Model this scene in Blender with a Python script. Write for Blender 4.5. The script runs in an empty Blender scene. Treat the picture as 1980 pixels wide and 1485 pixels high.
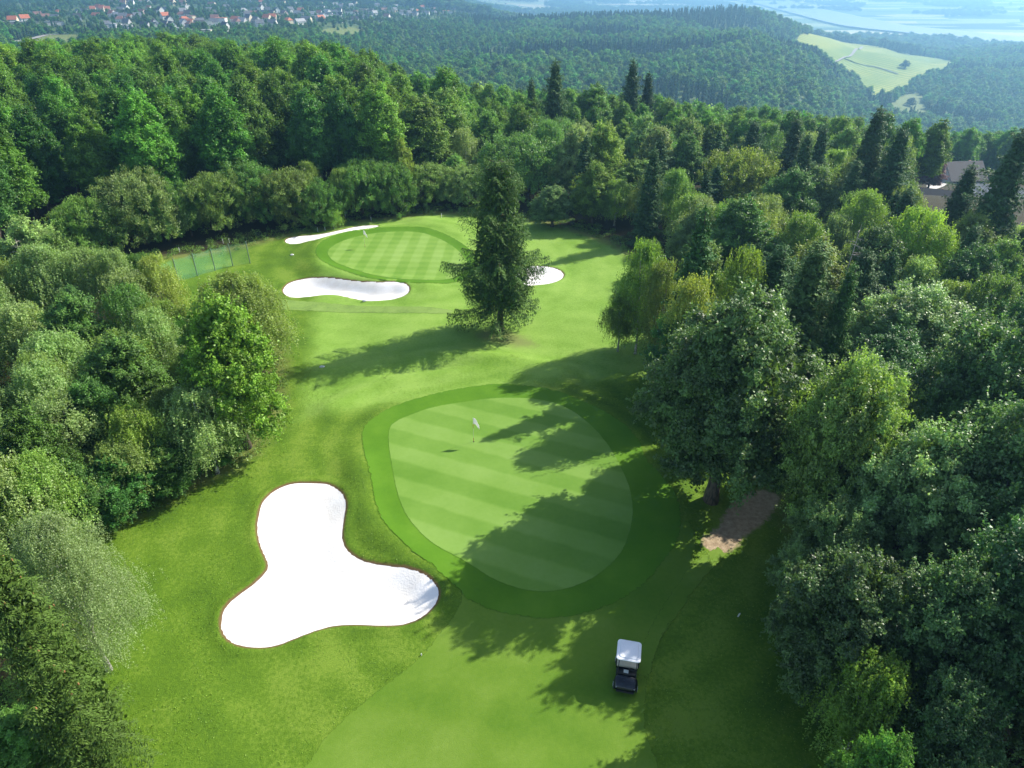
import bpy, bmesh, math, random
import numpy as np
from mathutils import Vector, Matrix
from mathutils.geometry import delaunay_2d_cdt

# ------------------------------------------------------------------ camera, sky, sun, exposure
SC = bpy.context.scene
COL = SC.collection
R = math.radians
F, HC, PITCH = 1320.0, 31.0, R(31.3)          # focal length in photo pixels, camera height, downward pitch
cam = bpy.data.cameras.new("camera")
cam.sensor_width = 36.0
cam.lens = 36.0 * F / 1980.0
cam.clip_start, cam.clip_end = 0.5, 40000.0
co = bpy.data.objects.new("camera", cam)
COL.objects.link(co)
co.location = (0, 0, HC)
co.rotation_euler = (R(90) - PITCH, 0, 0)
SC.camera = co

SUN_AZ, SUN_EL = R(61), R(38)                 # azimuth measured from +Y towards +X
w = bpy.data.worlds.new("World")
SC.world = w
w.use_nodes = True
nt = w.node_tree
sky = nt.nodes.new("ShaderNodeTexSky")
sky.sky_type = 'NISHITA'
sky.sun_disc = False
sky.sun_elevation = SUN_EL
sky.sun_rotation = SUN_AZ
sky.air_density = 1.0
sky.dust_density = 1.2
nt.links.new(sky.outputs[0], nt.nodes["Background"].inputs[0])
nt.nodes["Background"].inputs[1].default_value = 0.13
sl = bpy.data.lights.new("sun", 'SUN')
sl.energy = 4.6
sl.angle = R(0.5)
sl.color = (1.0, 0.94, 0.84)
so = bpy.data.objects.new("sun", sl)
COL.objects.link(so)
sd = Vector((math.sin(SUN_AZ) * math.cos(SUN_EL), math.cos(SUN_AZ) * math.cos(SUN_EL), math.sin(SUN_EL)))
so.rotation_euler = (-sd).to_track_quat('-Z', 'Y').to_euler()
so.location = (60, 40, 60)
vs = SC.view_settings
vs.view_transform = 'Standard'
vs.look = 'None'
vs.exposure = 0.75
vs.gamma = 1.0
cy = SC.cycles
cy.max_bounces = 6
cy.diffuse_bounces = 3
cy.glossy_bounces = 2
cy.transmission_bounces = 3
cy.transparent_max_bounces = 8
cy.volume_bounces = 0
cy.caustics_reflective = cy.caustics_refractive = False
cy.use_adaptive_sampling = True
cy.adaptive_threshold = 0.02
cy.use_denoising = True

rng = np.random.default_rng(7)
CP, SP = math.cos(PITCH), math.sin(PITCH)

def at(px, py, z=0.0):
    """the point of height z seen at a photo pixel"""
    u, v = (px - 990) / F, (742.5 - py) / F
    dy, dz = CP + v * SP, -SP + v * CP
    t = (z - HC) / dz
    return u * t, dy * t

def x_at(px, y, z):
    return (px - 990) / F * (y * CP + (HC - z) * SP)

def z_at(py, y):
    return HC - y * math.tan(PITCH - math.atan((742.5 - py) / F))

def pix(x, y, z):
    d = y * CP + (HC - z) * SP
    v = (y * SP - (HC - z) * CP) / d
    return 990 + F * x / d, 742.5 - F * v

# ------------------------------------------------------------------ helpers
def tag(o, label=None, cat=None, group=None, kind=None):
    if label: o["label"] = label
    if cat: o["category"] = cat
    if group: o["group"] = group
    if kind: o["kind"] = kind
    return o

def link(name, me, mat=None, parent=None, loc=None, rotz=0.0):
    o = bpy.data.objects.new(name, me)
    COL.objects.link(o)
    if mat is not None and me is not None and not me.materials:
        me.materials.append(mat)
    if parent: o.parent = parent
    if loc is not None: o.location = loc
    if rotz: o.rotation_euler = (0, 0, rotz)
    return o

def empty(name, loc, rotz=0.0, label=None, cat=None, group=None):
    o = bpy.data.objects.new(name, None)
    COL.objects.link(o)
    o.location = loc
    o.rotation_euler = (0, 0, rotz)
    o.empty_display_size = 0.3
    return tag(o, label, cat, group)

def np_mesh(name, V, Fc, tone=None, smooth=False):
    V = np.asarray(V, np.float32)
    Fc = np.asarray(Fc, np.int32)
    k = Fc.shape[1]
    me = bpy.data.meshes.new(name)
    me.vertices.add(len(V)); me.vertices.foreach_set("co", V.ravel())
    me.loops.add(Fc.size); me.loops.foreach_set("vertex_index", Fc.ravel())
    me.polygons.add(len(Fc)); me.polygons.foreach_set("loop_start", np.arange(0, Fc.size, k, dtype=np.int32))
    me.update(calc_edges=True)
    if tone is not None:
        a = me.attributes.new("tone", 'FLOAT', 'POINT')
        a.data.foreach_set("value", np.asarray(tone, np.float32))
    if smooth:
        me.polygons.foreach_set("use_smooth", np.ones(len(Fc), bool))
    return me

def py_mesh(name, verts, faces, smooth=False):
    me = bpy.data.meshes.new(name)
    me.from_pydata([tuple(v) for v in verts], [], faces)
    me.update()
    if smooth:
        for p in me.polygons: p.use_smooth = True
    return me

def bm_mesh(name, bm, smooth=False):
    me = bpy.data.meshes.new(name)
    bm.normal_update()
    bm.to_mesh(me); bm.free()
    if smooth:
        for p in me.polygons: p.use_smooth = True
    return me

def b_box(bm, x0, x1, y0, y1, z0, z1, bev=0.0, seg=2):
    r = bmesh.ops.create_cube(bm, size=1.0)
    vs_ = r['verts']
    for v in vs_:
        v.co = Vector(((x0 + x1) / 2 + v.co.x * (x1 - x0), (y0 + y1) / 2 + v.co.y * (y1 - y0), (z0 + z1) / 2 + v.co.z * (z1 - z0)))
    if bev:
        es = list({e for v in vs_ for e in v.link_edges})
        bmesh.ops.bevel(bm, geom=es, offset=bev, segments=seg, affect='EDGES', profile=0.6)

def b_tube(bm, pts, rad, n=8, cap=True):
    """a tube through pts; rad is one radius or one per point"""
    rings = []
    for i, p in enumerate(pts):
        p = Vector(p)
        a = Vector(pts[max(i - 1, 0)]); b = Vector(pts[min(i + 1, len(pts) - 1)])
        d = (b - a).normalized()
        up = Vector((0, 0, 1)) if abs(d.z) < 0.9 else Vector((1, 0, 0))
        s = d.cross(up).normalized(); t = s.cross(d)
        r_ = rad[i] if hasattr(rad, '__len__') else rad
        rings.append([bm.verts.new(p + (s * math.cos(2 * math.pi * k / n) + t * math.sin(2 * math.pi * k / n)) * r_) for k in range(n)])
    for a, b in zip(rings, rings[1:]):
        for k in range(n):
            bm.faces.new((a[k], a[(k + 1) % n], b[(k + 1) % n], b[k]))
    if cap:
        bm.faces.new(rings[0][::-1]); bm.faces.new(rings[-1])

# ------------------------------------------------------------------ materials
def new_mat(name):
    m = bpy.data.materials.new(name)
    m.use_nodes = True
    return m, m.node_tree.nodes, m.node_tree.links, m.node_tree.nodes["Principled BSDF"]

def N(nodes, t, **kw):
    n = nodes.new(t)
    for k, v in kw.items():
        if k.startswith("i_"):
            key = k[2:]
            key = int(key) if key.isdigit() else key.replace("_", " ")
            n.inputs[key].default_value = v
        else:
            setattr(n, k, v)
    return n

def plain(name, col, rough=0.6, var=0.12, scale=6.0, metal=0.0, spec=0.5):
    m, n, l, b = new_mat(name)
    tc = N(n, "ShaderNodeTexCoord")
    no = N(n, "ShaderNodeTexNoise", i_Scale=scale, i_Detail=4.0)
    l.new(tc.outputs["Object"], no.inputs["Vector"])
    mr = N(n, "ShaderNodeMapRange", i_1=0.3, i_2=0.7, i_3=1 - var, i_4=1 + var)
    l.new(no.outputs[0], mr.inputs[0])
    mx = N(n, "ShaderNodeVectorMath", operation='SCALE')
    mx.inputs[0].default_value = col[:3]
    l.new(mr.outputs[0], mx.inputs["Scale"])
    l.new(mx.outputs[0], b.inputs["Base Color"])
    b.inputs["Roughness"].default_value = rough
    b.inputs["Metallic"].default_value = metal
    b.inputs["Specular IOR Level"].default_value = spec
    return m

def leaf_mat(name, gloss=0.25, trans=0.32, hue=0.02, val=0.25, rough=0.45):
    """leaf colour = object colour x tone attribute, varied tree by tree"""
    m, n, l, b = new_mat(name)
    oi = N(n, "ShaderNodeObjectInfo")
    at_ = N(n, "ShaderNodeAttribute", attribute_name="tone")
    hs = N(n, "ShaderNodeHueSaturation")
    l.new(oi.outputs["Color"], hs.inputs["Color"])
    h = N(n, "ShaderNodeMapRange", i_3=0.5 - hue, i_4=0.5 + hue)
    l.new(oi.outputs["Random"], h.inputs[0]); l.new(h.outputs[0], hs.inputs["Hue"])
    wn = N(n, "ShaderNodeTexWhiteNoise", noise_dimensions='1D')
    l.new(oi.outputs["Random"], wn.inputs["W"])
    v = N(n, "ShaderNodeMapRange", i_3=1 - val, i_4=1 + val)
    l.new(wn.outputs["Value"], v.inputs[0])
    t = N(n, "ShaderNodeMath", operation='MULTIPLY')
    l.new(v.outputs[0], t.inputs[0]); l.new(at_.outputs["Fac"], t.inputs[1])
    l.new(t.outputs[0], hs.inputs["Value"])
    l.new(hs.outputs[0], b.inputs["Base Color"])
    b.inputs["Roughness"].default_value = rough
    b.inputs["Specular IOR Level"].default_value = gloss
    tr = N(n, "ShaderNodeBsdfTranslucent")
    tb = N(n, "ShaderNodeVectorMath", operation='MULTIPLY')
    l.new(hs.outputs[0], tb.inputs[0]); tb.inputs[1].default_value = (1.5, 1.5, 0.7)
    l.new(tb.outputs[0], tr.inputs["Color"])
    mx = N(n, "ShaderNodeMixShader", i_0=trans)
    l.new(b.outputs[0], mx.inputs[1]); l.new(tr.outputs[0], mx.inputs[2])
    l.new(mx.outputs[0], n["Material Output"].inputs["Surface"])
    return m

def bark_mat(name, c1, c2, scale=8.0):
    m, n, l, b = new_mat(name)
    tc = N(n, "ShaderNodeTexCoord")
    mp = N(n, "ShaderNodeMapping"); mp.inputs["Scale"].default_value = (1, 1, 0.3) if c1[0] < 0.3 else (1, 1, 2.5)
    no = N(n, "ShaderNodeTexNoise", i_Scale=scale, i_Detail=5.0)
    l.new(tc.outputs["Object"], mp.inputs[0]); l.new(mp.outputs[0], no.inputs["Vector"])
    cr = N(n, "ShaderNodeValToRGB")
    cr.color_ramp.elements[0].position = 0.4; cr.color_ramp.elements[0].color = (*c2, 1)
    cr.color_ramp.elements[1].position = 0.56; cr.color_ramp.elements[1].color = (*c1, 1)
    l.new(no.outputs[0], cr.inputs[0]); l.new(cr.outputs[0], b.inputs["Base Color"])
    b.inputs["Roughness"].default_value = 0.85
    return m

M = {}
M['leaf'] = leaf_mat("broadleaf foliage")
M['glossleaf'] = leaf_mat("glossy broadleaf foliage", gloss=0.6, trans=0.34, rough=0.45)
M['birchleaf'] = leaf_mat("birch foliage", gloss=0.35, trans=0.38, hue=0.012, val=0.2)
M['needle'] = leaf_mat("conifer needles", gloss=0.2, trans=0.12, hue=0.01, val=0.15, rough=0.6)
M['farleaf'] = leaf_mat("far foliage", gloss=0.1, trans=0.25, hue=0.03, val=0.45)
M['bark'] = bark_mat("brown bark", (0.13, 0.1, 0.07), (0.05, 0.04, 0.03))
M['birchbark'] = bark_mat("white birch bark", (0.62, 0.6, 0.54), (0.12, 0.11, 0.1), 5.0)
M['deadwood'] = bark_mat("bleached dead wood", (0.42, 0.38, 0.33), (0.25, 0.22, 0.19), 6.0)

def turf(name, cols, scale=0.35, fine=9.0, stripe=None, bump=0.12, mott=1.0, edge=0.0):
    """mown or rough grass; cols = dark, mid, light; stripe = list of (angle, period, strength)"""
    m, n, l, b = new_mat(name)
    tc = N(n, "ShaderNodeTexCoord")
    n1 = N(n, "ShaderNodeTexNoise", i_Scale=scale, i_Detail=5.0, i_Roughness=0.6)
    n2 = N(n, "ShaderNodeTexNoise", i_Scale=fine, i_Detail=4.0, i_Roughness=0.7)
    l.new(tc.outputs["Object"], n1.inputs["Vector"]); l.new(tc.outputs["Object"], n2.inputs["Vector"])
    ad = N(n, "ShaderNodeMath", operation='MULTIPLY_ADD', i_1=0.45 * mott)
    l.new(n2.outputs[0], ad.inputs[0]); l.new(n1.outputs[0], ad.inputs[2])
    last = ad.outputs[0]
    for ang, per, st in (stripe or []):
        mp = N(n, "ShaderNodeMapping"); mp.inputs["Rotation"].default_value = (0, 0, ang)
        l.new(tc.outputs["Object"], mp.inputs[0])
        wv = N(n, "ShaderNodeTexNoise", i_Scale=0.8, i_Detail=2.0)
        l.new(tc.outputs["Object"], wv.inputs["Vector"])
        sx = N(n, "ShaderNodeSeparateXYZ"); l.new(mp.outputs[0], sx.inputs[0])
        wb = N(n, "ShaderNodeMath", operation='MULTIPLY_ADD', i_1=0.35)
        l.new(wv.outputs[0], wb.inputs[0]); l.new(sx.outputs["Y"], wb.inputs[2])
        s1 = N(n, "ShaderNodeMath", operation='MULTIPLY', i_1=2 * math.pi / per); l.new(wb.outputs[0], s1.inputs[0])
        s2 = N(n, "ShaderNodeMath", operation='SINE'); l.new(s1.outputs[0], s2.inputs[0])
        s3 = N(n, "ShaderNodeMapRange", interpolation_type='SMOOTHSTEP', i_1=-0.35, i_2=0.35, i_3=-st, i_4=st)
        l.new(s2.outputs[0], s3.inputs[0])
        s4 = N(n, "ShaderNodeMath", operation='ADD'); l.new(last, s4.inputs[0]); l.new(s3.outputs[0], s4.inputs[1])
        last = s4.outputs[0]
    cr = N(n, "ShaderNodeValToRGB")
    e = cr.color_ramp.elements
    c = 0.5 + 0.225 * mott
    e[0].position = c - 0.28; e[0].color = (*cols[0], 1)
    e[1].position = c + 0.28; e[1].color = (*cols[2], 1)
    x = e.new(c); x.color = (*cols[1], 1)
    l.new(last, cr.inputs[0]); l.new(cr.outputs[0], b.inputs["Base Color"])
    b.inputs["Roughness"].default_value = 0.8
    b.inputs["Specular IOR Level"].default_value = 0.15
    bp = N(n, "ShaderNodeBump", i_Strength=0.5, i_Distance=bump)
    n3 = N(n, "ShaderNodeTexNoise", i_Scale=14.0, i_Detail=5.0, i_Roughness=0.75)
    l.new(tc.outputs["Object"], n3.inputs["Vector"])
    l.new(n3.outputs[0], bp.inputs["Height"]); l.new(bp.outputs[0], b.inputs["Normal"])
    if edge:
        ea = N(n, "ShaderNodeAttribute", attribute_name="edge")
        en = N(n, "ShaderNodeTexNoise", i_Scale=2.2, i_Detail=6.0, i_Roughness=0.75); l.new(tc.outputs["Object"], en.inputs["Vector"])
        e1 = N(n, "ShaderNodeMath", operation='MULTIPLY_ADD', i_1=edge * 1.6); l.new(en.outputs[0], e1.inputs[0]); l.new(ea.outputs["Fac"], e1.inputs[2])
        e2 = N(n, "ShaderNodeMapRange", interpolation_type='SMOOTHSTEP', i_1=edge * 0.86, i_2=edge * 0.96); l.new(e1.outputs[0], e2.inputs[0])
        tp_ = N(n, "ShaderNodeBsdfTransparent"); ms = N(n, "ShaderNodeMixShader")
        l.new(e2.outputs[0], ms.inputs[0]); l.new(tp_.outputs[0], ms.inputs[1]); l.new(b.outputs[0], ms.inputs[2])
        l.new(ms.outputs[0], n["Material Output"].inputs["Surface"])
    return m, cr, tc

# ------------------------------------------------------------------ outlines traced on the ground
def smooth_poly(pts, step=0.35, closed=True):
    P = [np.array(p, float) for p in pts]
    n = len(P); out = []
    for i in range(n if closed else n - 1):
        p0, p1, p2, p3 = P[(i - 1) % n], P[i], P[(i + 1) % n], P[(i + 2) % n]
        if not closed:
            p0 = P[max(i - 1, 0)]; p3 = P[min(i + 2, n - 1)]
        k = max(1, int(np.linalg.norm(p2 - p1) / step))
        for j in range(k):
            t = j / k
            out.append(0.5 * ((2 * p1) + (-p0 + p2) * t + (2 * p0 - 5 * p1 + 4 * p2 - p3) * t * t + (-p0 + 3 * p1 - 3 * p2 + p3) * t ** 3))
    return np.array(out)

def px_poly(pts, z=0.0, step=0.35):
    return smooth_poly([at(a, b, z) for a, b in pts], step)

def sdf(poly, X, Y):
    """signed distance to a closed outline, negative inside"""
    best = np.full(X.shape, 1e9); ins = np.zeros(X.shape, bool)
    n = len(poly)
    for i in range(n):
        ax, ay = poly[i]; bx, by = poly[(i + 1) % n]
        dx, dy = bx - ax, by - ay
        L = dx * dx + dy * dy + 1e-12
        t = np.clip(((X - ax) * dx + (Y - ay) * dy) / L, 0, 1)
        best = np.minimum(best, (X - ax - t * dx) ** 2 + (Y - ay - t * dy) ** 2)
        c = (ay > Y) != (by > Y)
        with np.errstate(divide='ignore', invalid='ignore'):
            xi = ax + (Y - ay) * dx / (dy if dy != 0 else 1e-12)
        ins ^= c & (X < xi)
    d = np.sqrt(best)
    return np.where(ins, -d, d)

def sst(a, b, x):
    t = np.clip((x - a) / (b - a), 0, 1)
    return t * t * (3 - 2 * t)

ZG1, ZG2 = 0.25, 0.5
BUNK = {
 'near': px_poly([(598,935),(635,938),(660,955),(670,980),(665,1010),(662,1040),(672,1065),(700,1085),(740,1097),(790,1108),(825,1122),(845,1140),(849,1158),(835,1180),(810,1198),(780,1208),(740,1210),(690,1208),(650,1210),(610,1220),(570,1235),(535,1248),(500,1252),(460,1247),(435,1230),(427,1205),(435,1175),(455,1155),(490,1130),(515,1105),(518,1090),(505,1060),(498,1030),(500,1000),(510,970),(535,948),(565,937)], 0, 0.3),
 'front': px_poly([(546,557),(556,545),(575,539),(600,537),(635,541),(670,548),(700,553),(735,556),(765,556),(785,560),(793,567),(788,573),(770,578),(740,580),(705,578),(680,573),(655,568),(630,567),(600,569),(575,571),(556,568)], 0.1, 0.3),
 'back': px_poly([(551,464),(560,458),(590,454),(630,451),(660,444),(685,437),(705,434),(725,434),(732,437),(728,442),(705,446),(675,450),(640,458),(610,466),(580,469),(560,469)], 0.3, 0.3),
 'right': px_poly([(985,530),(1000,518),(1020,513),(1045,513),(1068,517),(1084,524),(1090,532),(1085,540),(1070,547),(1050,551),(1020,553),(995,548)], 0.1, 0.3),
}
GREEN1 = px_poly([(751,842),(762,818),(802,800),(842,787),(923,774),(976,770),(1044,773),(1097,790),(1137,818),(1174,858),(1206,915),(1222,965),(1220,1020),(1200,1070),(1155,1113),(1100,1138),(1050,1145),(1000,1138),(950,1118),(900,1087),(834,1050),(790,1003),(770,959),(757,898)], ZG1, 0.4)
COLLAR1 = px_poly([(984,743),(923,746),(842,761),(762,785),(713,814),(700,834),(701,866),(717,931),(725,975),(741,1012),(770,1044),(805,1078),(872,1127),(905,1160),(960,1183),(1050,1197),(1150,1182),(1240,1135),(1300,1065),(1318,1010),(1310,960),(1285,925),(1250,885),(1232,845),(1194,810),(1137,779),(1065,753)], ZG1, 0.4)
FAIRWAY = px_poly([(585,1520),(600,1467),(621,1431),(671,1382),(741,1325),(812,1269),(847,1226),(883,1184),(892,1152),(872,1127),(940,1150),(1050,1170),(1200,1120),(1318,1010),(1345,1050),(1330,1130),(1300,1205),(1272,1247),(1253,1310),(1248,1400),(1250,1520),(900,1540)], ZG1 * 0.4, 0.5)
GREEN2 = px_poly([(633,489),(645,475),(672,463),(720,452),(770,448),(812,450),(845,460),(872,474),(893,492),(905,512),(893,530),(865,541),(820,546),(770,544),(720,536),(675,520),(645,506)], ZG2, 0.5)
COLLAR2 = px_poly([(610,488),(622,468),(655,455),(710,444),(770,440),(820,442),(858,453),(888,469),(915,490),(925,515),(908,538),(870,550),(815,555),(760,552),(705,543),(655,526),(622,508)], ZG2 * 0.8, 0.5)
PATH = px_poly([(495,571),(560,577),(620,583),(700,590),(780,595),(830,597),(880,603),(870,609),(800,608),(700,604),(600,600),(520,596),(490,594)], 0, 0.6)
DIRT = px_poly([(1358,1050),(1390,1020),(1410,985),(1440,958),(1475,950),(1500,958),(1500,975),(1475,1010),(1440,1035),(1415,1062),(1385,1068)], 0, 0.3)
MULCH = px_poly([(915,648),(935,636),(968,632),(1000,642),(1030,655),(1040,668),(1000,672),(960,665),(925,658)], 0, 0.4)

# ------------------------------------------------------------------ terrain
TA = [-0.9, -.67, -.45, -.26, -.1, .03, .18, .30, .39, .47, .57, .67, .9]
TY = [0, 105, 150, 240, 330, 450, 600, 700, 800, 1000, 1200, 1400, 1800, 2500, 4000, 9000, 15000]
TZ = np.array([
 [0]*13, [0]*13,
 [0, 0, -1, 0, -2, -4, -5, -7, -8, -9, -10, -11, -12],
 [-8, -8, -4, -8, -15, -15.5, -18.7, -21, -22.6, -26.7, -29, -29, -29],
 [-26, -25, -20, -28, -40, -45, -50, -55, -60, -65, -70, -70, -70],
 [-20, -18, -20, -30, -45, -50, -60, -65, -75, -90, -100, -110, -110],
 [-16, -16, -18, -24, -44, -46, -54, -53, -60, -92, -105, -112, -112],
 [-17, -17, -17, -23, -45, -45, -50, -46, -56, -94, -105, -110, -110],
 [-17, -17, -17, -23, -46, -45, -46, -38, -55, -98, -105, -108, -108],
 [-18, -18, -18, -25, -38, -42, -42, -50, -67, -94, -100, -103, -103],
 [-19, -19, -19, -26, -37, -38, -36, -31, -60, -86, -100, -98, -98],
 [-20, -20, -20, -27, -37, -60, -60, -65, -75, -92, -115, -104, -104],
 [-22, -22, -22, -30, -40, -90, -110, -120, -125, -130, -135, -135, -135],
 [-30, -30, -30, -40, -60, -110, -135, -140, -140, -140, -140, -140, -140],
 [-60, -60, -60, -80, -100, -130, -140, -140, -140, -140, -140, -140, -140],
 [-140]*13, [-150]*13], float)

def vnoise(x, y, s, seed=0):
    """smooth value noise, -1..1"""
    x = np.asarray(x, float) / s; y = np.asarray(y, float) / s
    xi, yi = np.floor(x), np.floor(y)
    fx, fy = x - xi, y - yi
    fx, fy = fx * fx * (3 - 2 * fx), fy * fy * (3 - 2 * fy)
    def hsh(a, b):
        v = np.sin(a * 127.1 + b * 311.7 + seed * 74.7) * 43758.5453
        return (v - np.floor(v)) * 2 - 1
    return (hsh(xi, yi) * (1 - fx) + hsh(xi + 1, yi) * fx) * (1 - fy) + (hsh(xi, yi + 1) * (1 - fx) + hsh(xi + 1, yi + 1) * fx) * fy

def macro(X, Y):
    X = np.asarray(X, float); Y = np.asarray(Y, float)
    a = np.clip(X / np.maximum(Y, 60), -.9, .9)
    yy = np.clip(Y, 0, 15000)
    ia = np.clip(np.searchsorted(TA, a, side='right') - 1, 0, len(TA) - 2)
    iy = np.clip(np.searchsorted(TY, yy, side='right') - 1, 0, len(TY) - 2)
    A = np.array(TA); T = np.array(TY, float)
    fa = (a - A[ia]) / (A[ia + 1] - A[ia]); fy = (yy - T[iy]) / (T[iy + 1] - T[iy])
    fa = fa * 0.5 + 0.5 * fa * fa * (3 - 2 * fa); fy = fy * 0.5 + 0.5 * fy * fy * (3 - 2 * fy)
    z = (TZ[iy, ia] * (1 - fa) + TZ[iy, ia + 1] * fa) * (1 - fy) + (TZ[iy + 1, ia] * (1 - fa) + TZ[iy + 1, ia + 1] * fa) * fy
    far = sst(250, 700, Y) * (1 - sst(1500, 2500, Y))
    return z + far * (vnoise(X, Y, 130, 3) * 5 + vnoise(X, Y, 60, 4) * 2)

def ridge(X, Y, pts, amp, sig):
    P = smooth_poly(pts, 0.7, closed=False)
    d = np.full(np.shape(X), 1e9)
    for p in P:
        d = np.minimum(d, (X - p[0]) ** 2 + (Y - p[1]) ** 2)
    return amp * np.exp(-d / (2 * sig * sig))

def ground_z(X, Y, lip=True, sand=False):
    X = np.asarray(X, float); Y = np.asarray(Y, float)
    z = macro(X, Y)
    near = (np.abs(X) < 60) & (Y > 5) & (Y < 115)
    if not near.any():
        return z
    x, y = X[near] if X.ndim else X[None], Y[near] if Y.ndim else Y[None]
    q = np.zeros(x.shape)
    s1 = sdf(COLLAR1[::3], x, y); s2 = sdf(COLLAR2[::3], x, y)
    q += ZG1 * (1 - sst(0, 2.6, s1))
    q += ZG2 * (1 - sst(0, 3.5, s2))
    flat = sst(0, 2.5, np.minimum(s1, s2))
    q += flat * (0.20 * vnoise(x, y, 9, 1) + 0.07 * vnoise(x, y, 4, 2))
    q += ridge(x, y, [at(560, 748), at(660, 722), at(770, 697), at(880, 690), at(1000, 702), at(1100, 722)], 0.6, 1.1)
    q += ridge(x, y, [at(640, 790), at(720, 752), at(830, 730), at(980, 722), at(1090, 735)], 0.4, 0.9)
    q += ridge(x, y, [at(600, 520), at(650, 535), at(740, 552), at(830, 560)], 0.35, 1.2)
    q += ridge(x, y, [at(820, 432), at(900, 448), at(960, 480)], 0.5, 1.6)
    q += ridge(x, y, [at(690, 900), at(700, 1000), at(760, 1065), at(840, 1110)], 0.28, 0.9)
    for k, P in BUNK.items():
        s = sdf(P, x, y)
        dep = {'near': 0.4, 'front': 0.42, 'back': 0.35, 'right': 0.42}[k]
        q = q - dep * sst(0, 2.0, -s) * (1.0 if k != 'near' else 1.0)
        if lip:
            q += 0.13 * np.exp(-((s - 0.28) / 0.22) ** 2) - 0.16 * sst(-0.05, 0.35, -s)
    if X.ndim:
        z = z.copy(); z[near] += q
    else:
        z = z + q[0]
    return z

def gz(x, y):
    return float(ground_z(np.array([x]), np.array([y]))[0])

def axis(lo, hi, step, out_lo, out_hi, g=1.05, mid=()):
    core = list(np.arange(lo, hi + 1e-6, step))
    a = []; p = lo; s = step
    while p > out_lo:
        s *= g; p -= s; a.append(p)
    b = []; p = core[-1]; s = step
    while p < out_hi:
        s *= g; p += s; b.append(p)
    return np.array(a[::-1] + core + b)

gx = axis(-36, 26, 0.3, -11000, 11000)
gy = np.concatenate([axis(15, 62, 0.3, -900, 62)[:-1], axis(62, 108, 0.45, 62, 14500)])
gy = np.unique(np.round(gy, 4))
gy = gy[np.concatenate([[True], np.diff(gy) > 0.05])]
GX, GY = np.meshgrid(gx, gy)
GZ = ground_z(GX, GY)

# where the woods stand (outline of the open course on the plateau)
OPEN = smooth_poly([(-60, -40), (-27, 12), (-24.5, 24), (-27.5, 31), (-23, 36.5), (-19.8, 40), (-19, 45), (-20.3, 51), (-23, 58), (-32, 64), (-44, 70), (-58, 72), (-58, 78),
                    (-44, 80.5), (-36, 85), (-28, 91), (-18, 97), (-12, 99), (-3, 98), (5, 95), (12, 88), (15.5, 78), (16, 66), (13.5, 58), (14.5, 50), (16, 44), (17, 38), (18.3, 33), (16.8, 26), (17, 18), (19, 8), (40, -40)], 1.0)
wood = sdf(OPEN[::2], GX.ravel(), GY.ravel()).reshape(GX.shape)

ny, nx = GX.shape
V = np.stack([GX.ravel(), GY.ravel(), GZ.ravel()], 1)
idx = np.arange(nx * ny).reshape(ny, nx)
Fq = np.stack([idx[:-1, :-1].ravel(), idx[:-1, 1:].ravel(), idx[1:, 1:].ravel(), idx[1:, :-1].ravel()], 1)
gme = np_mesh("ground", V, Fq, smooth=True)
for nm, arr in (("wood", wood), ("dirt", sdf(DIRT, GX, GY)), ("mulch", sdf(MULCH, GX, GY)),
                ("ring", np.minimum(sdf(COLLAR1[::2], GX, GY), sdf(COLLAR2[::2], GX, GY))), ("semi", np.minimum(GY - 47.0 - 0.25 * (GX + 10), 16.0 + GX + 0.2 * (GY - 40))),
                ("rim", np.minimum.reduce([sdf(P, GX, GY) for P in BUNK.values()]))):
    a = gme.attributes.new(nm, 'FLOAT', 'POINT')
    a.data.foreach_set("value", arr.ravel().astype(np.float32))

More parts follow.
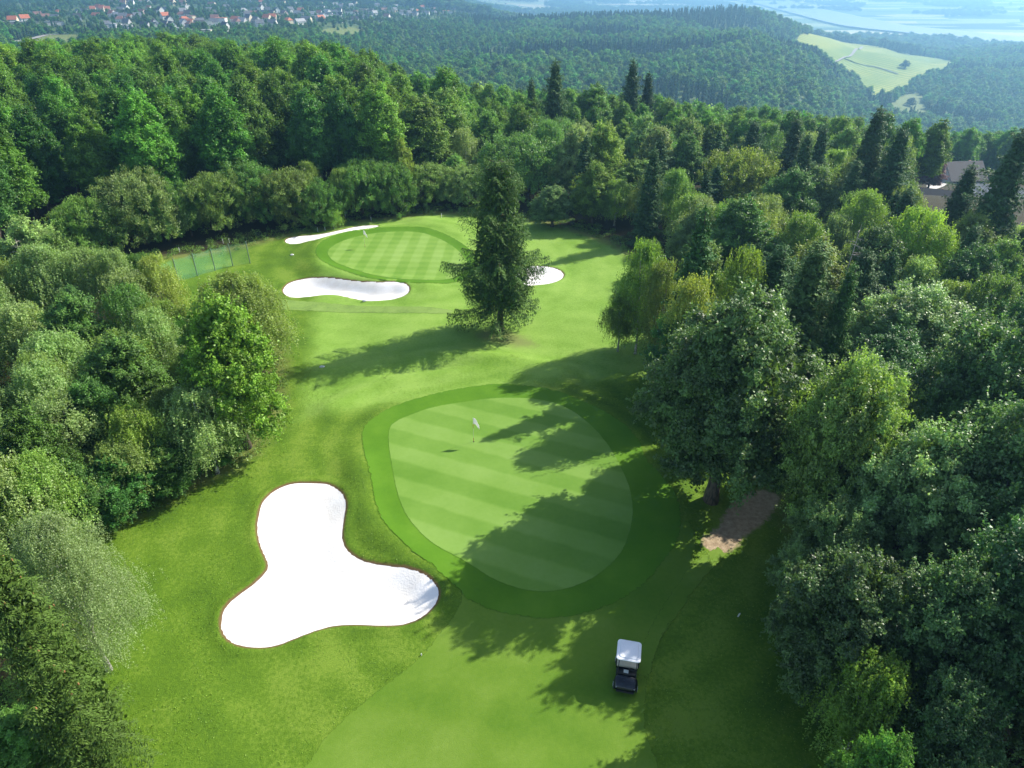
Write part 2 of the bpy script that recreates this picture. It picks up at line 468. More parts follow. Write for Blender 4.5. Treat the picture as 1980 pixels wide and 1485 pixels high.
def ground_material():
    m, cr, tc = turf("rough grass", [(0.055, 0.125, 0.008), (0.105, 0.20, 0.012), (0.17, 0.27, 0.028)], 0.16, 5.0, bump=0.2, mott=1.5)
    n, l = m.node_tree.nodes, m.node_tree.links
    b = n["Principled BSDF"]
    def attr(nm, lo, hi, noise=0.0, ns=1.0, invert=False):
        a = N(n, "ShaderNodeAttribute", attribute_name=nm)
        src = a.outputs["Fac"]
        if noise:
            no = N(n, "ShaderNodeTexNoise", i_Scale=ns, i_Detail=5.0, i_Roughness=0.65)
            l.new(tc.outputs["Object"], no.inputs["Vector"])
            ma = N(n, "ShaderNodeMath", operation='MULTIPLY_ADD', i_1=noise, i_2=0.0)
            l.new(no.outputs[0], ma.inputs[0]); l.new(src, ma.inputs[2])
            sb = N(n, "ShaderNodeMath", operation='SUBTRACT', i_1=noise * 0.5); l.new(ma.outputs[0], sb.inputs[0])
            src = sb.outputs[0]
        mr = N(n, "ShaderNodeMapRange", interpolation_type='SMOOTHSTEP', i_1=lo, i_2=hi, i_3=1.0 if invert else 0.0, i_4=0.0 if invert else 1.0)
        l.new(src, mr.inputs[0])
        return mr.outputs[0]
    def mix(fac, a, bcol):
        mx = N(n, "ShaderNodeMix", data_type='RGBA')
        l.new(fac, mx.inputs[0]); l.new(a, mx.inputs[6])
        if isinstance(bcol, tuple): mx.inputs[7].default_value = (*bcol, 1)
        else: l.new(bcol, mx.inputs[7])
        return mx.outputs[2]
    # mower passes that follow the collars
    ra = N(n, "ShaderNodeAttribute", attribute_name="ring")
    rn = N(n, "ShaderNodeTexNoise", i_Scale=0.35, i_Detail=3.0); l.new(tc.outputs["Object"], rn.inputs["Vector"])
    r0 = N(n, "ShaderNodeMath", operation='MULTIPLY_ADD', i_1=2.2); l.new(rn.outputs[0], r0.inputs[0]); l.new(ra.outputs["Fac"], r0.inputs[2])
    r1 = N(n, "ShaderNodeMath", operation='MULTIPLY', i_1=2 * math.pi / 2.6); l.new(r0.outputs[0], r1.inputs[0])
    r2 = N(n, "ShaderNodeMath", operation='SINE'); l.new(r1.outputs[0], r2.inputs[0])
    r3 = N(n, "ShaderNodeMapRange", i_1=2.0, i_2=16.0, i_3=0.075, i_4=0.02); l.new(ra.outputs["Fac"], r3.inputs[0])
    r4 = N(n, "ShaderNodeMath", operation='MULTIPLY'); l.new(r2.outputs[0], r4.inputs[0]); l.new(r3.outputs[0], r4.inputs[1])
    r5 = N(n, "ShaderNodeMath", operation='ADD'); l.new(cr.inputs[0].links[0].from_socket, r5.inputs[0]); l.new(r4.outputs[0], r5.inputs[1])
    l.new(r5.outputs[0], cr.inputs[0])
    c = cr.outputs[0]
    semi = N(n, "ShaderNodeValToRGB")
    e = semi.color_ramp.elements
    e[0].position = 0.45; e[0].color = (0.11, 0.235, 0.016, 1)
    e[1].position = 1.0; e[1].color = (0.25, 0.40, 0.07, 1)
    q = e.new(0.74); q.color = (0.18, 0.325, 0.04, 1)
    l.new(cr.inputs[0].links[0].from_socket, semi.inputs[0])
    c = mix(attr("semi", -1.0, 1.6, 2.5, 0.5), c, semi.outputs[0])
    c = mix(attr("wood", -1.5, 0.6, 2.5, 0.9), c, (0.17, 0.20, 0.05))     # longer, drier grass at the edge of the woods
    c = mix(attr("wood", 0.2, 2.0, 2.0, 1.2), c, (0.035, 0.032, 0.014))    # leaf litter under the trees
    dn = N(n, "ShaderNodeTexNoise", i_Scale=3.0, i_Detail=8.0, i_Roughness=0.7); l.new(tc.outputs["Object"], dn.inputs["Vector"])
    dr = N(n, "ShaderNodeValToRGB")
    dr.color_ramp.elements[0].position = 0.35; dr.color_ramp.elements[0].color = (0.30, 0.22, 0.135, 1)
    dr.color_ramp.elements[1].position = 0.68; dr.color_ramp.elements[1].color = (0.52, 0.41, 0.27, 1)
    l.new(dn.outputs[0], dr.inputs[0])
    c = mix(attr("dirt", -0.1, 0.25, 0.9, 2.5, True), c, dr.outputs[0])
    c = mix(attr("mulch", -1.2, 0.5, 1.6, 1.5, True), c, (0.2, 0.25, 0.07))
    c = mix(attr("rim", 0.02, 0.22, 0.18, 4.0, True), c, (0.16, 0.1, 0.045))
    # the far country: a patchwork of meadows and fields, paled to carry bright haze
    sx = N(n, "ShaderNodeSeparateXYZ"); l.new(tc.outputs["Object"], sx.inputs[0])
    vo = N(n, "ShaderNodeTexVoronoi", i_Scale=0.0045); vo.inputs["Randomness"].default_value = 0.9
    mp = N(n, "ShaderNodeMapping"); mp.inputs["Scale"].default_value = (0.6, 1.5, 0.0001)
    l.new(tc.outputs["Object"], mp.inputs[0]); l.new(mp.outputs[0], vo.inputs["Vector"])
    sp = N(n, "ShaderNodeSeparateColor"); l.new(vo.outputs["Color"], sp.inputs[0])
    fr = N(n, "ShaderNodeValToRGB"); fr.color_ramp.interpolation = 'CONSTANT'
    e = fr.color_ramp.elements
    e[0].position = 0.0; e[0].color = (0.16, 0.24, 0.08, 1)
    e[1].position = 0.3; e[1].color = (0.34, 0.40, 0.18, 1)
    for p_, cc in ((0.5, (0.62, 0.55, 0.32)), (0.65, (0.06, 0.11, 0.03)), (0.8, (0.52, 0.50, 0.26))):
        q = e.new(p_); q.color = (*cc, 1)
    l.new(sp.outputs[0], fr.inputs[0])
    fm = N(n, "ShaderNodeMapRange", i_1=1400.0, i_2=1900.0); l.new(sx.outputs["Y"], fm.inputs[0])
    c = mix(fm.outputs[0], c, fr.outputs[0])
    fm2 = N(n, "ShaderNodeMapRange", i_1=300.0, i_2=420.0); l.new(sx.outputs["Y"], fm2.inputs[0])
    fm3 = N(n, "ShaderNodeMapRange", i_1=1500.0, i_2=1800.0, i_3=1.0, i_4=0.0); l.new(sx.outputs["Y"], fm3.inputs[0])
    fmm = N(n, "ShaderNodeMath", operation='MULTIPLY'); l.new(fm2.outputs[0], fmm.inputs[0]); l.new(fm3.outputs[0], fmm.inputs[1])
    gn = N(n, "ShaderNodeTexNoise", i_Scale=0.02, i_Detail=5.0); l.new(tc.outputs["Object"], gn.inputs["Vector"])
    gr = N(n, "ShaderNodeValToRGB")
    gr.color_ramp.elements[0].position = 0.4; gr.color_ramp.elements[0].color = (0.035, 0.07, 0.02, 1)
    gr.color_ramp.elements[1].position = 0.62; gr.color_ramp.elements[1].color = (0.10, 0.15, 0.045, 1)
    l.new(gn.outputs[0], gr.inputs[0])
    c = mix(fmm.outputs[0], c, gr.outputs[0])
    l.new(c, b.inputs["Base Color"])
    return m

gme.materials.append(ground_material())
tag(link("ground", gme), kind="structure")

def sheet(name, poly, off, mat, s=0.45, zf=None, kind="structure", tones=None):
    poly = np.asarray(poly)
    x0, y0 = poly.min(0); x1, y1 = poly.max(0)
    X, Y = np.meshgrid(np.arange(x0, x1, s), np.arange(y0, y1, s))
    X = (X + (np.arange(X.shape[0]) % 2)[:, None] * s * 0.5).ravel(); Y = Y.ravel()
    k = sdf(poly, X, Y) < -s * 0.45
    pts = [Vector(p) for p in poly] + [Vector(p) for p in zip(X[k], Y[k])]
    n = len(poly)
    v, _e, f, *_ = delaunay_2d_cdt(pts, [(i, (i + 1) % n) for i in range(n)], [], 1, 1e-5)
    vx = np.array([p[0] for p in v]); vy = np.array([p[1] for p in v])
    z = (zf or ground_z)(vx, vy) + off
    me = py_mesh(name, list(zip(vx, vy, z)), [tuple(t) for t in f], smooth=True)
    ea = me.attributes.new("edge", 'FLOAT', 'POINT')
    ea.data.foreach_set("value", np.maximum(0, -sdf(poly, vx, vy)).astype(np.float32))
    o = link(name, me, mat)
    tag(o, kind=kind)
    return o

m_green1, _, _ = turf("putting green turf", [(0.105, 0.225, 0.022), (0.155, 0.285, 0.042), (0.205, 0.335, 0.07)], 0.12, 3.0, stripe=[(R(23), 3.35, 0.11)], bump=0.012, mott=0.45, edge=0.12)
m_green2, _, _ = turf("striped putting green turf", [(0.115, 0.24, 0.024), (0.17, 0.30, 0.045), (0.23, 0.36, 0.08)], 0.12, 3.0, stripe=[(R(92), 2.5, 0.10), (R(3), 1.7, 0.05)], bump=0.012, mott=0.4, edge=0.25)
m_collar, _, _ = turf("collar turf", [(0.062, 0.165, 0.006), (0.084, 0.202, 0.009), (0.11, 0.235, 0.015)], 0.3, 4.0, stripe=[(R(70), 5.0, 0.03)], bump=0.02, mott=0.5, edge=0.5)
m_fair, _, _ = turf("fairway turf", [(0.078, 0.17, 0.010), (0.115, 0.21, 0.018), (0.155, 0.25, 0.033)], 0.22, 4.0, stripe=[(R(12), 7.5, 0.07), (R(-60), 11.0, 0.05)], bump=0.03, mott=0.8, edge=0.35)
m_path, _, _ = turf("worn pale turf", [(0.115, 0.19, 0.045), (0.185, 0.29, 0.06), (0.22, 0.32, 0.085)], 0.5, 4.0, bump=0.02, edge=0.5)
sheet("fairway", FAIRWAY, 0.02, m_fair, 0.5)
sheet("green_collar", COLLAR1, 0.035, m_collar)
TRACK = px_poly([(1252, 1325), (1275, 1245), (1312, 1190), (1360, 1122), (1405, 1072), (1388, 1058), (1338, 1095), (1290, 1160), (1248, 1235), (1228, 1315)], 0, 0.4)
sheet("grass_path", TRACK, 0.034, m_fair, 0.5)
sheet("putting_green", GREEN1, 0.052, m_green1)
sheet("green_collar", COLLAR2, 0.03, m_collar, 0.6)
sheet("putting_green", GREEN2, 0.048, m_green2, 0.6)
sheet("grass_path", PATH, 0.02, m_path, 0.6)

m, n, l, b = new_mat("white bunker sand")
tc = N(n, "ShaderNodeTexCoord"); no = N(n, "ShaderNodeTexNoise", i_Scale=0.6, i_Detail=6.0, i_Roughness=0.6)
l.new(tc.outputs["Object"], no.inputs["Vector"])
cr = N(n, "ShaderNodeValToRGB")
cr.color_ramp.elements[0].position = 0.3; cr.color_ramp.elements[0].color = (0.74, 0.70, 0.64, 1)
cr.color_ramp.elements[1].position = 0.6; cr.color_ramp.elements[1].color = (0.86, 0.84, 0.81, 1)
l.new(no.outputs[0], cr.inputs[0]); l.new(cr.outputs[0], b.inputs["Base Color"])
b.inputs["Roughness"].default_value = 0.95
n2_ = N(n, "ShaderNodeTexNoise", i_Scale=9.0, i_Detail=6.0); l.new(tc.outputs["Object"], n2_.inputs["Vector"])
bp = N(n, "ShaderNodeBump", i_Strength=0.4, i_Distance=0.06); l.new(n2_.outputs[0], bp.inputs["Height"]); l.new(bp.outputs[0], b.inputs["Normal"])
M['sand'] = m
def sand_z(x, y):
    return ground_z(x, y, lip=False)
BL = {'near': "big three-lobed white sand bunker left of the near putting green", 'front': "long curved white bunker in front of the far striped green",
      'back': "thin slanting white bunker behind the far striped green by the bushes", 'right': "white oval bunker partly hidden behind the lone spruce"}
for k, P in BUNK.items():
    c = P.mean(0)
    nrm = np.stack([np.roll(P, -1, 0)[:, 1] - np.roll(P, 1, 0)[:, 1], -(np.roll(P, -1, 0)[:, 0] - np.roll(P, 1, 0)[:, 0])], 1)
    nrm /= np.linalg.norm(nrm, axis=1)[:, None] + 1e-9
    t = P + nrm * 0.05
    if (sdf(P, t[:, 0], t[:, 1]) < 0).mean() > 0.5: nrm = -nrm
    Q = P + nrm * 0.06 + nrm * 0.06 * vnoise(P[:, 0] * 3, P[:, 1] * 3, 1.0, 5)[:, None]
    o = sheet("sand_bunker", Q, 0.005, M['sand'], 0.35, sand_z)
    tag(o, BL[k], "bunker", "white sand bunkers")

# ------------------------------------------------------------------ foliage generators
def leafquads(P, Nn, L, ln, wd, fold=0.18):
    """diamond leaves: centre, normal, long axis, length, width"""
    Nn = Nn / (np.linalg.norm(Nn, axis=1)[:, None] + 1e-9)
    L = L - (L * Nn).sum(1)[:, None] * Nn
    L = L / (np.linalg.norm(L, axis=1)[:, None] + 1e-9)
    W = np.cross(Nn, L)
    ln = np.broadcast_to(ln, (len(P),))[:, None]; wd = np.broadcast_to(wd, (len(P),))[:, None]
    a = P - L * ln * .5; c = P + L * ln * .5
    b_ = P + W * wd * .5 + Nn * wd * fold + L * ln * 0.06; d = P - W * wd * .5 + Nn * wd * fold + L * ln * 0.06
    return np.stack([a, b_, c, d], 1).reshape(-1, 3)

def leaf_mesh(name, Vq, tone, mat):
    n_ = len(Vq) // 4
    me = np_mesh(name, Vq, np.arange(n_ * 4).reshape(n_, 4), np.repeat(tone, 4))
    me.materials.append(mat)
    return me

def rdir(g, n_):
    v = g.normal(size=(n_, 3))
    return v / np.linalg.norm(v, axis=1)[:, None]

def lobes(g, Hh, Rr, base, n_, top=0.5, wide=0.45):
    """overlapping lobes that fill a crown envelope from base to Hh"""
    out = []
    hh = Hh - base
    for i in range(n_):
        t = (i + 0.5) / n_
        zz = base + hh * (0.18 + 0.66 * t)
        e = math.sin(math.pi * min(1, max(0.08, (0.12 + 0.83 * t)))) ** 0.6
        a = i * 2.399 + g.uniform(-.5, .5)
        rr = Rr * e * (1 - wide) * g.uniform(0.55, 1.1)
        lr = Rr * g.uniform(0.75, 1.15) * wide * (1 - 0.25 * t)
        out.append((rr * math.cos(a), rr * math.sin(a), zz, lr))
    out.append((0, 0, Hh - Rr * wide * .8, Rr * wide * .8))
    out.append((g.uniform(-.2, .2) * Rr, g.uniform(-.2, .2) * Rr, base + hh * .5, Rr * 0.6))
    return np.array(out)

def clump_points(g, LB, n_, low=0.0):
    """points on the outside of the union of lobes"""
    w_ = LB[:, 3] ** 2; w_ = w_ / w_.sum()
    k = g.choice(len(LB), n_ * 3, p=w_)
    d = rdir(g, n_ * 3); d[:, 2] = np.where(d[:, 2] < -0.45, -d[:, 2], d[:, 2])
    P = LB[k, :3] + d * LB[k, 3:4] * g.uniform(0.72, 1.12, (n_ * 3, 1)) ** 1.2 * np.array([1, 1, 0.95])
    q = np.full(len(P), 1e9)
    for c in LB:
        q = np.minimum(q, np.linalg.norm(P - c[:3], axis=1) / c[3])
    ok = (q > 0.72) & (P[:, 2] > low)
    return P[ok][:n_], d[ok][:n_]

def crown_broad(g, Hh, Rr, base, nl=11, ncl=240, per=210, cr_=0.75, ls=0.2, mat=None, wide=0.45, up=0.5, flat=0.65):
    LB = lobes(g, Hh, Rr, base, nl, wide=wide)
    C, D = clump_points(g, LB, ncl, base * 0.8)
    k = np.repeat(np.arange(len(C)), per)
    n_ = len(k)
    rad = (cr_ * g.uniform(0.6, 1.35, len(C)))[k]
    d = rdir(g, n_)
    d = d + D[k] * 0.7 + np.array([0, 0, 0.35]); d /= np.linalg.norm(d, axis=1)[:, None]
    P = C[k] + d * (rad * g.uniform(0.2, 1.0, n_) ** 0.6)[:, None] * np.array([1, 1, flat])
    # loose shoots that break up the outline
    sh = g.random(n_) < 0.42
    ns = 5
    sid = k * ns + g.integers(0, ns, n_)
    sv = rdir(g, len(C) * ns) * 0.75 + np.repeat(D, ns, 0) * 0.8 + np.array([0, 0, 0.35]); sv /= np.linalg.norm(sv, axis=1)[:, None]
    sl_ = g.uniform(0.9, 2.1, len(C) * ns)
    uu = g.uniform(0.15, 1, n_)
    Ps = C[k] + sv[sid] * (rad * sl_[sid] * uu)[:, None] + g.normal(size=(n_, 3)) * (rad * 0.16 * (1.3 - uu))[:, None]
    P = np.where(sh[:, None], Ps, P)
    Nn = d * 0.7 + rdir(g, n_) * 0.75 + np.array([0, 0, up])
    L = rdir(g, n_) + d * 0.5
    s = ls * g.uniform(0.65, 1.25, n_)
    tone = (g.uniform(0.6, 1.35, len(C)))[k] * g.uniform(0.75, 1.25, n_)
    # a thinner inner fill so that the crown is not hollow
    m_ = n_ // 6
    kk = g.choice(len(LB), m_)
    Pi = LB[kk, :3] + rdir(g, m_) * LB[kk, 3:4] * g.uniform(0.2, 0.85, (m_, 1))
    Vq = np.concatenate([leafquads(P, Nn, L, s, s * 0.68), leafquads(Pi, rdir(g, m_), rdir(g, m_), ls * 1.7, ls * 1.2)])
    return Vq, np.concatenate([tone, g.uniform(0.7, 1.0, m_)]), LB

def crown_birch(g, Hh, Rr, base, ncl=95, st=24, per=12, ls=0.16, lng=1.5, weep=1.0):
    hh = Hh - base
    t = g.uniform(0, 1, ncl) ** 0.85
    zz = base + hh * (0.16 + 0.82 * t)
    rr = Rr * np.sqrt(np.clip(1 - (np.abs(t - 0.3) / 0.72) ** 2.2, 0.02, 1)) * g.uniform(0.35, 1.0, ncl)
    a = g.uniform(0, 2 * math.pi, ncl)
    C = np.stack([rr * np.cos(a), rr * np.sin(a), zz], 1)
    n_ = ncl * st
    k = np.repeat(np.arange(ncl), st)
    cs = 0.55 * (0.55 + 0.6 * (1 - t))[k]
    S = C[k] + g.normal(size=(n_, 3)) * np.stack([cs, cs, cs * 0.55], 1)
    ln_ = lng * weep * g.uniform(0.35, 1.0, n_) * (0.45 + 0.55 * np.clip(np.hypot(S[:, 0], S[:, 1]) / Rr, 0, 1))
    ou = np.stack([np.cos(a)[k], np.sin(a)[k], np.zeros(n_)], 1)
    u = np.tile(np.linspace(0, 1, per), n_)
    kk = np.repeat(np.arange(n_), per)
    P = S[kk] + np.stack([np.zeros(len(u)), np.zeros(len(u)), -u * ln_[kk]], 1) + ou[kk] * (0.3 * np.sqrt(u) * ln_[kk] * 0.5)[:, None] + g.normal(size=(len(u), 3)) * 0.05
    ok = P[:, 2] > 0.5
    P = P[ok]; kk = kk[ok]
    m_ = len(P)
    Nn = rdir(g, m_) + ou[kk] * 0.6 + np.array([0, 0, 0.45])
    L = np.array([0, 0, -1.0]) + rdir(g, m_) * 0.7
    s = ls * g.uniform(0.6, 1.2, m_)
    tone = g.uniform(0.75, 1.2, ncl)[k[kk]] * g.uniform(0.8, 1.2, m_)
    return leafquads(P, Nn, L, s, s * 0.62), tone, C

def crown_spruce(g, Hh, Rr, base, lev=0.42, nb=7, droop=0.45, hang=0.55, dens=1.0, ls=0.3, irr=0.25, power=0.85, gap=0.08, tw=1.0, wr=0.46, qn=3, fill=0.12):
    Vs, Ts, BR = [], [], []
    z = base
    sect = g.uniform(0.7, 1.15, 9)
    while z < Hh - 0.25:
        t = (z - base) / (Hh - base)
        env = Rr * (1 - t) ** power * (0.72 + 0.28 * min(1, t * 6 + .3)) + 0.12
        tier = g.uniform(1 - irr, 1 + irr * 0.6)
        k_ = max(4, int(nb * (1 - 0.35 * t)))
        for j in range(k_):
            if g.random() < gap and t < 0.9: continue
            a = 2 * math.pi * (j + g.uniform(-.35, .35)) / k_ + z * 2.1
            L_ = env * tier * g.uniform(1 - irr, 1.08) * sect[int((a % (2 * math.pi)) / (2 * math.pi) * 9) % 9]
            if L_ < 0.15: continue
            n_ = max(3, int(L_ / 0.16 * dens))
            u = np.linspace(0.10, 1, n_)
            dr = droop * (1 - 0.8 * t) * g.uniform(0.7, 1.3)
            ri = 0.32 * t
            zz = z + L_ * (ri * u - dr * u * (1.15 - 0.55 * u * u))
            bx = L_ * u * math.cos(a); by = L_ * u * math.sin(a)
            B = np.stack([bx, by, zz], 1)
            BR.append((z, a, L_, dr, ri, t))
            sidev = np.array([-math.sin(a), math.cos(a), 0]); outv = np.array([math.cos(a), math.sin(a), 0])
            for sg in (-1, 1, 0):
                q = qn if sg else max(2, qn - 2)
                wl = (0.20 + 0.42 * np.sin(np.clip(u, 0, 1) * math.pi * 0.86 + 0.15)) * min(1.0, 0.35 + L_ * 0.28) * g.uniform(0.7, 1.3, n_) * tw
                for s_ in range(q):
                    f_ = (s_ + 0.55) / q
                    d_ = sidev * sg * 0.95 + outv * (0.45 if sg else 0.2)
                    h_ = hang * (0.4 + 0.6 * (1 - t)) if sg else hang * 1.15
                    P = B + d_ * (wl * f_)[:, None] + np.array([0, 0, -1.0]) * (wl * f_ * h_ * (0.6 + f_))[:, None] + g.normal(size=(n_, 3)) * 0.045
                    L = np.tile(d_ * 0.8 + np.array([0, 0, -h_]), (n_, 1)) + g.normal(size=(n_, 3)) * 0.25
                    Nn = np.tile(np.array([0, 0, 1.0]) + d_ * 0.35, (n_, 1)) + g.normal(size=(n_, 3)) * 0.45
                    sz = ls * g.uniform(0.75, 1.2, n_) * (0.7 + 0.3 * (1 - t))
                    Vs.append(leafquads(P, Nn, L, sz, sz * wr))
                    Ts.append(g.uniform(0.75, 1.2) * g.uniform(0.75, 1.25, n_))
        z += lev * g.uniform(0.75, 1.25) * (1 - 0.35 * t)
    n_ = int(sum(len(v) for v in Vs) / 4 * fill)
    u = g.uniform(0, 0.93, n_) ** 1.1; a = g.uniform(0, 6.283, n_)
    rr = (Rr * (1 - u) ** power * (0.72 + 0.28 * np.minimum(1, u * 6 + .3))) * np.sqrt(g.uniform(0.0, 0.42, n_))
    P = np.stack([rr * np.cos(a), rr * np.sin(a), base + u * (Hh - base) - rr * droop * 0.7], 1)
    Vs.append(leafquads(P, rdir(g, n_), rdir(g, n_) + np.array([0, 0, -.6]), ls * 1.9, ls * 1.0)); Ts.append(g.uniform(0.6, 0.95, n_))
    # leader
    n_ = 40
    u = g.uniform(0, 1, n_)
    P = np.stack([g.normal(size=n_) * 0.09 * (1.3 - u), g.normal(size=n_) * 0.09 * (1.3 - u), Hh - 1.0 + u], 1)
    Vs.append(leafquads(P, rdir(g, n_), rdir(g, n_) + np.array([0, 0, 1.2]), 0.26, 0.12)); Ts.append(np.ones(n_))
    return np.concatenate(Vs), np.concatenate(Ts), BR

def trunk_mesh(name, Hh, r0, mat, limbs=(), g=None, lean=0.0, top=0.85):
    bm = bmesh.new()
    n_ = 7
    ph = g.uniform(0, 6)
    def axis_(t): return Vector((lean * Hh * t * t * 0.3 + 0.02 * Hh * math.sin(t * 5 + ph) * t, 0.02 * Hh * math.sin(t * 4 + ph * 2) * t, Hh * top * t))
    b_tube(bm, [axis_(i / n_) - Vector((0, 0, 0.3 if i == 0 else 0)) for i in range(n_ + 1)], [r0 * (1.45 if i == 0 else 1) * (1 - 0.88 * i / n_) for i in range(n_ + 1)], 8)
    for c in limbs:
        c = Vector(c[:3])
        t0 = max(0.12, min(0.9, (c.z / (Hh * top)) * 0.55))
        p0 = axis_(t0)
        mid = p0.lerp(c, 0.5) + Vector((0, 0, -0.08 * (c - p0).length))
        r_ = r0 * (1 - 0.85 * t0) * 0.5
        b_tube(bm, [p0, mid, c], [r_, r_ * 0.6, r_ * 0.15], 5, cap=False)
    me = bm_mesh(name, bm, True)
    me.materials.append(mat)
    return me

PROTO = {}   # kind -> list of (crown mesh, trunk mesh, height, radius)
def add_proto(kind, cm, tm, Hh, Rr):
    PROTO.setdefault(kind, []).append((cm, tm, Hh, Rr))

def rg(s): return np.random.default_rng(s)
for i in range(3):
    g = rg(10 + i)
    Vq, T, LB = crown_broad(g, 13, 5.8, 1.2, nl=21, ncl=520, per=200, cr_=0.62, ls=0.18, wide=0.36, flat=0.75)
    add_proto('oak', leaf_mesh("oak crown", Vq, T, M['glossleaf']), trunk_mesh("oak trunk", 13, 0.42, M['bark'], LB, g), 13, 5.8)
for i in range(3):
    g = rg(30 + i)
    Vq, T, LB = crown_broad(g, 11, 3.9, 0.5, nl=15, ncl=340, per=150, cr_=0.52, ls=0.18, wide=0.38, flat=0.8)
    add_proto('broad', leaf_mesh("broadleaf crown", Vq, T, M['leaf']), trunk_mesh("broadleaf trunk", 11, 0.28, M['bark'], LB, g), 11, 3.9)
for i in range(4):
    g = rg(50 + i)
    Vq, T, LB = crown_broad(g, 20, 4.6, 3.5, nl=26, ncl=520, per=110, cr_=0.72, ls=0.26, wide=0.36, flat=0.85)
    add_proto('beech', leaf_mesh("beech crown", Vq, T, M['leaf']), trunk_mesh("beech trunk", 20, 0.4, M['bark'], LB, g), 20, 4.6)
for i in range(3):
    g = rg(70 + i)
    Vq, T, C = crown_birch(g, 10, 2.3, 1.6)
    add_proto('birch', leaf_mesh("birch crown", Vq, T, M['birchleaf']), trunk_mesh("birch trunk", 10, 0.13, M['birchbark'], C[::4], g, lean=0.12, top=0.93), 10, 2.3)
g = rg(80)
Vq, T, C = crown_birch(g, 12, 3.4, 1.5, ncl=120, st=28, per=16, ls=0.19, lng=3.2)
add_proto('weeping', leaf_mesh("weeping birch crown", Vq, T, M['birchleaf']), trunk_mesh("weeping birch trunk", 12, 0.2, M['birchbark'], C[::4], g, top=0.93), 12, 3.4)
for i in range(3):
    g = rg(90 + i)
    LB = []
    for j in range(11):
        a = j * 2.4; rr = 3.4 * math.sqrt((j + .3) / 11)
        LB.append((rr * math.cos(a), rr * math.sin(a), 2.4 + (1 - (rr / 5) ** 2) * g.uniform(2.6, 3.9), g.uniform(1.7, 2.4)))
        LB.append((rr * 1.15 * math.cos(a + .6), rr * 1.15 * math.sin(a + .6), g.uniform(1.4, 2.6), g.uniform(1.5, 2.0)))
    LB = np.array(LB)
    C, D = clump_points(g, LB, 560, 0.2)
    per = 75
    k = np.repeat(np.arange(len(C)), per); n_ = len(k)
    d = rdir(g, n_) * 0.45 + D[k] * 0.5 + np.array([0, 0, 0.75]); d /= np.linalg.norm(d, axis=1)[:, None]
    P = C[k] + rdir(g, n_) * 0.16 + d * (g.uniform(0, 1, n_) * g.uniform(0.5, 1.5, len(C))[k])[:, None]
    Vq = leafquads(P, rdir(g, n_) * 0.9 + D[k] * 0.4 + np.array([0, 0, .3]), d + rdir(g, n_) * 0.35, 0.30 * g.uniform(.6, 1.2, n_), 0.10)
    T = g.uniform(0.55, 1.35, len(C))[k] * g.uniform(0.75, 1.25, n_)
    add_proto('willow', leaf_mesh("willow crown", Vq, T, M['leaf']), trunk_mesh("willow trunk", 5, 0.25, M['bark'], LB, g), 8.3, 5.2)
for i, (dr, hg, irr, pw, gp) in enumerate([(0.42, 0.6, 0.24, 0.66, 0.06), (0.3, 0.5, 0.3, 0.6, 0.12), (0.5, 0.8, 0.3, 0.72, 0.1)]):
    g = rg(110 + i)
    Vq, T, BR = crown_spruce(g, 17, 3.9, 1.2, lev=0.68, nb=9, droop=dr, hang=hg, irr=irr + 0.1, power=pw, gap=gp + 0.08, ls=0.34, tw=1.4, wr=0.40, qn=4, dens=1.35, fill=0.10)
    add_proto('spruce', leaf_mesh("spruce crown", Vq, T, M['needle']), trunk_mesh("spruce trunk", 17, 0.27, M['bark'], (), g, top=0.97), 17, 3.9)
g = rg(120)
Vq, T, BR = crown_spruce(g, 12, 3.3, 0.8, lev=0.55, nb=7, droop=0.12, hang=0.15, irr=0.3, power=0.75, gap=0.15, ls=0.34)
add_proto('fir', leaf_mesh("fir crown", Vq, T, M['needle']), trunk_mesh("fir trunk", 12, 0.2, M['bark'], (), g, top=0.97), 12, 3.3)
g = rg(140)
Vq, T, C = crown_birch(g, 11, 2.6, 1.2, ncl=150, st=42, per=20, ls=0.085, lng=1.6)
add_proto('nearbirch', leaf_mesh("feathery birch crown", Vq, T, M['birchleaf']), trunk_mesh("feathery birch trunk", 11, 0.15, M['birchbark'], C[::4], g, lean=0.1, top=0.95), 11, 2.6)
g = rg(141)
Vq, T, BRN = crown_spruce(g, 14, 2.9, 0.8, lev=0.72, nb=11, droop=0.4, hang=0.9, irr=0.32, power=0.62, gap=0.12, ls=0.17, dens=2.2, tw=1.2, wr=0.28, qn=5, fill=0.10)
add_proto('nearspruce', leaf_mesh("cone-bearing spruce crown", Vq, T, M['needle']), trunk_mesh("cone-bearing spruce trunk", 14, 0.24, M['bark'], (), g, top=0.97), 14, 2.9)
# the lone spruce has a crown of its own
g = rg(131)
Vq, T, BR = crown_spruce(g, 17.4, 4.7, 3.7, lev=0.98, nb=14, droop=0.42, hang=1.25, irr=0.36, power=0.42, gap=0.16, ls=0.27, dens=2.0, tw=1.4, wr=0.34, qn=5, fill=0.05)
def lone_trunk():
    bm = bmesh.new()
    b_tube(bm, [(0, 0, -0.3), (0, 0, 0.25), (0.02, 0, 2), (0.05, 0.03, 7), (0, 0, 12), (0, 0, 17.1)], [0.52, 0.34, 0.28, 0.2, 0.11, 0.02], 10)
    for (z, a, L_, d_, ri, t) in BR[::2]:
        u = [0, 0.35, 0.7, 0.95]
        b_tube(bm, [(L_ * q * math.cos(a), L_ * q * math.sin(a), z + L_ * (ri * q - d_ * q * (1.15 - .55 * q * q))) for q in u], [0.05, 0.035, 0.02, 0.006], 4, cap=False)
    me = bm_mesh("lone spruce trunk", bm, True); me.materials.append(M['bark'])
    return me
add_proto('lone', leaf_mesh("lone spruce crown", Vq, T, M['needle']), lone_trunk(), 17.4, 4.7)
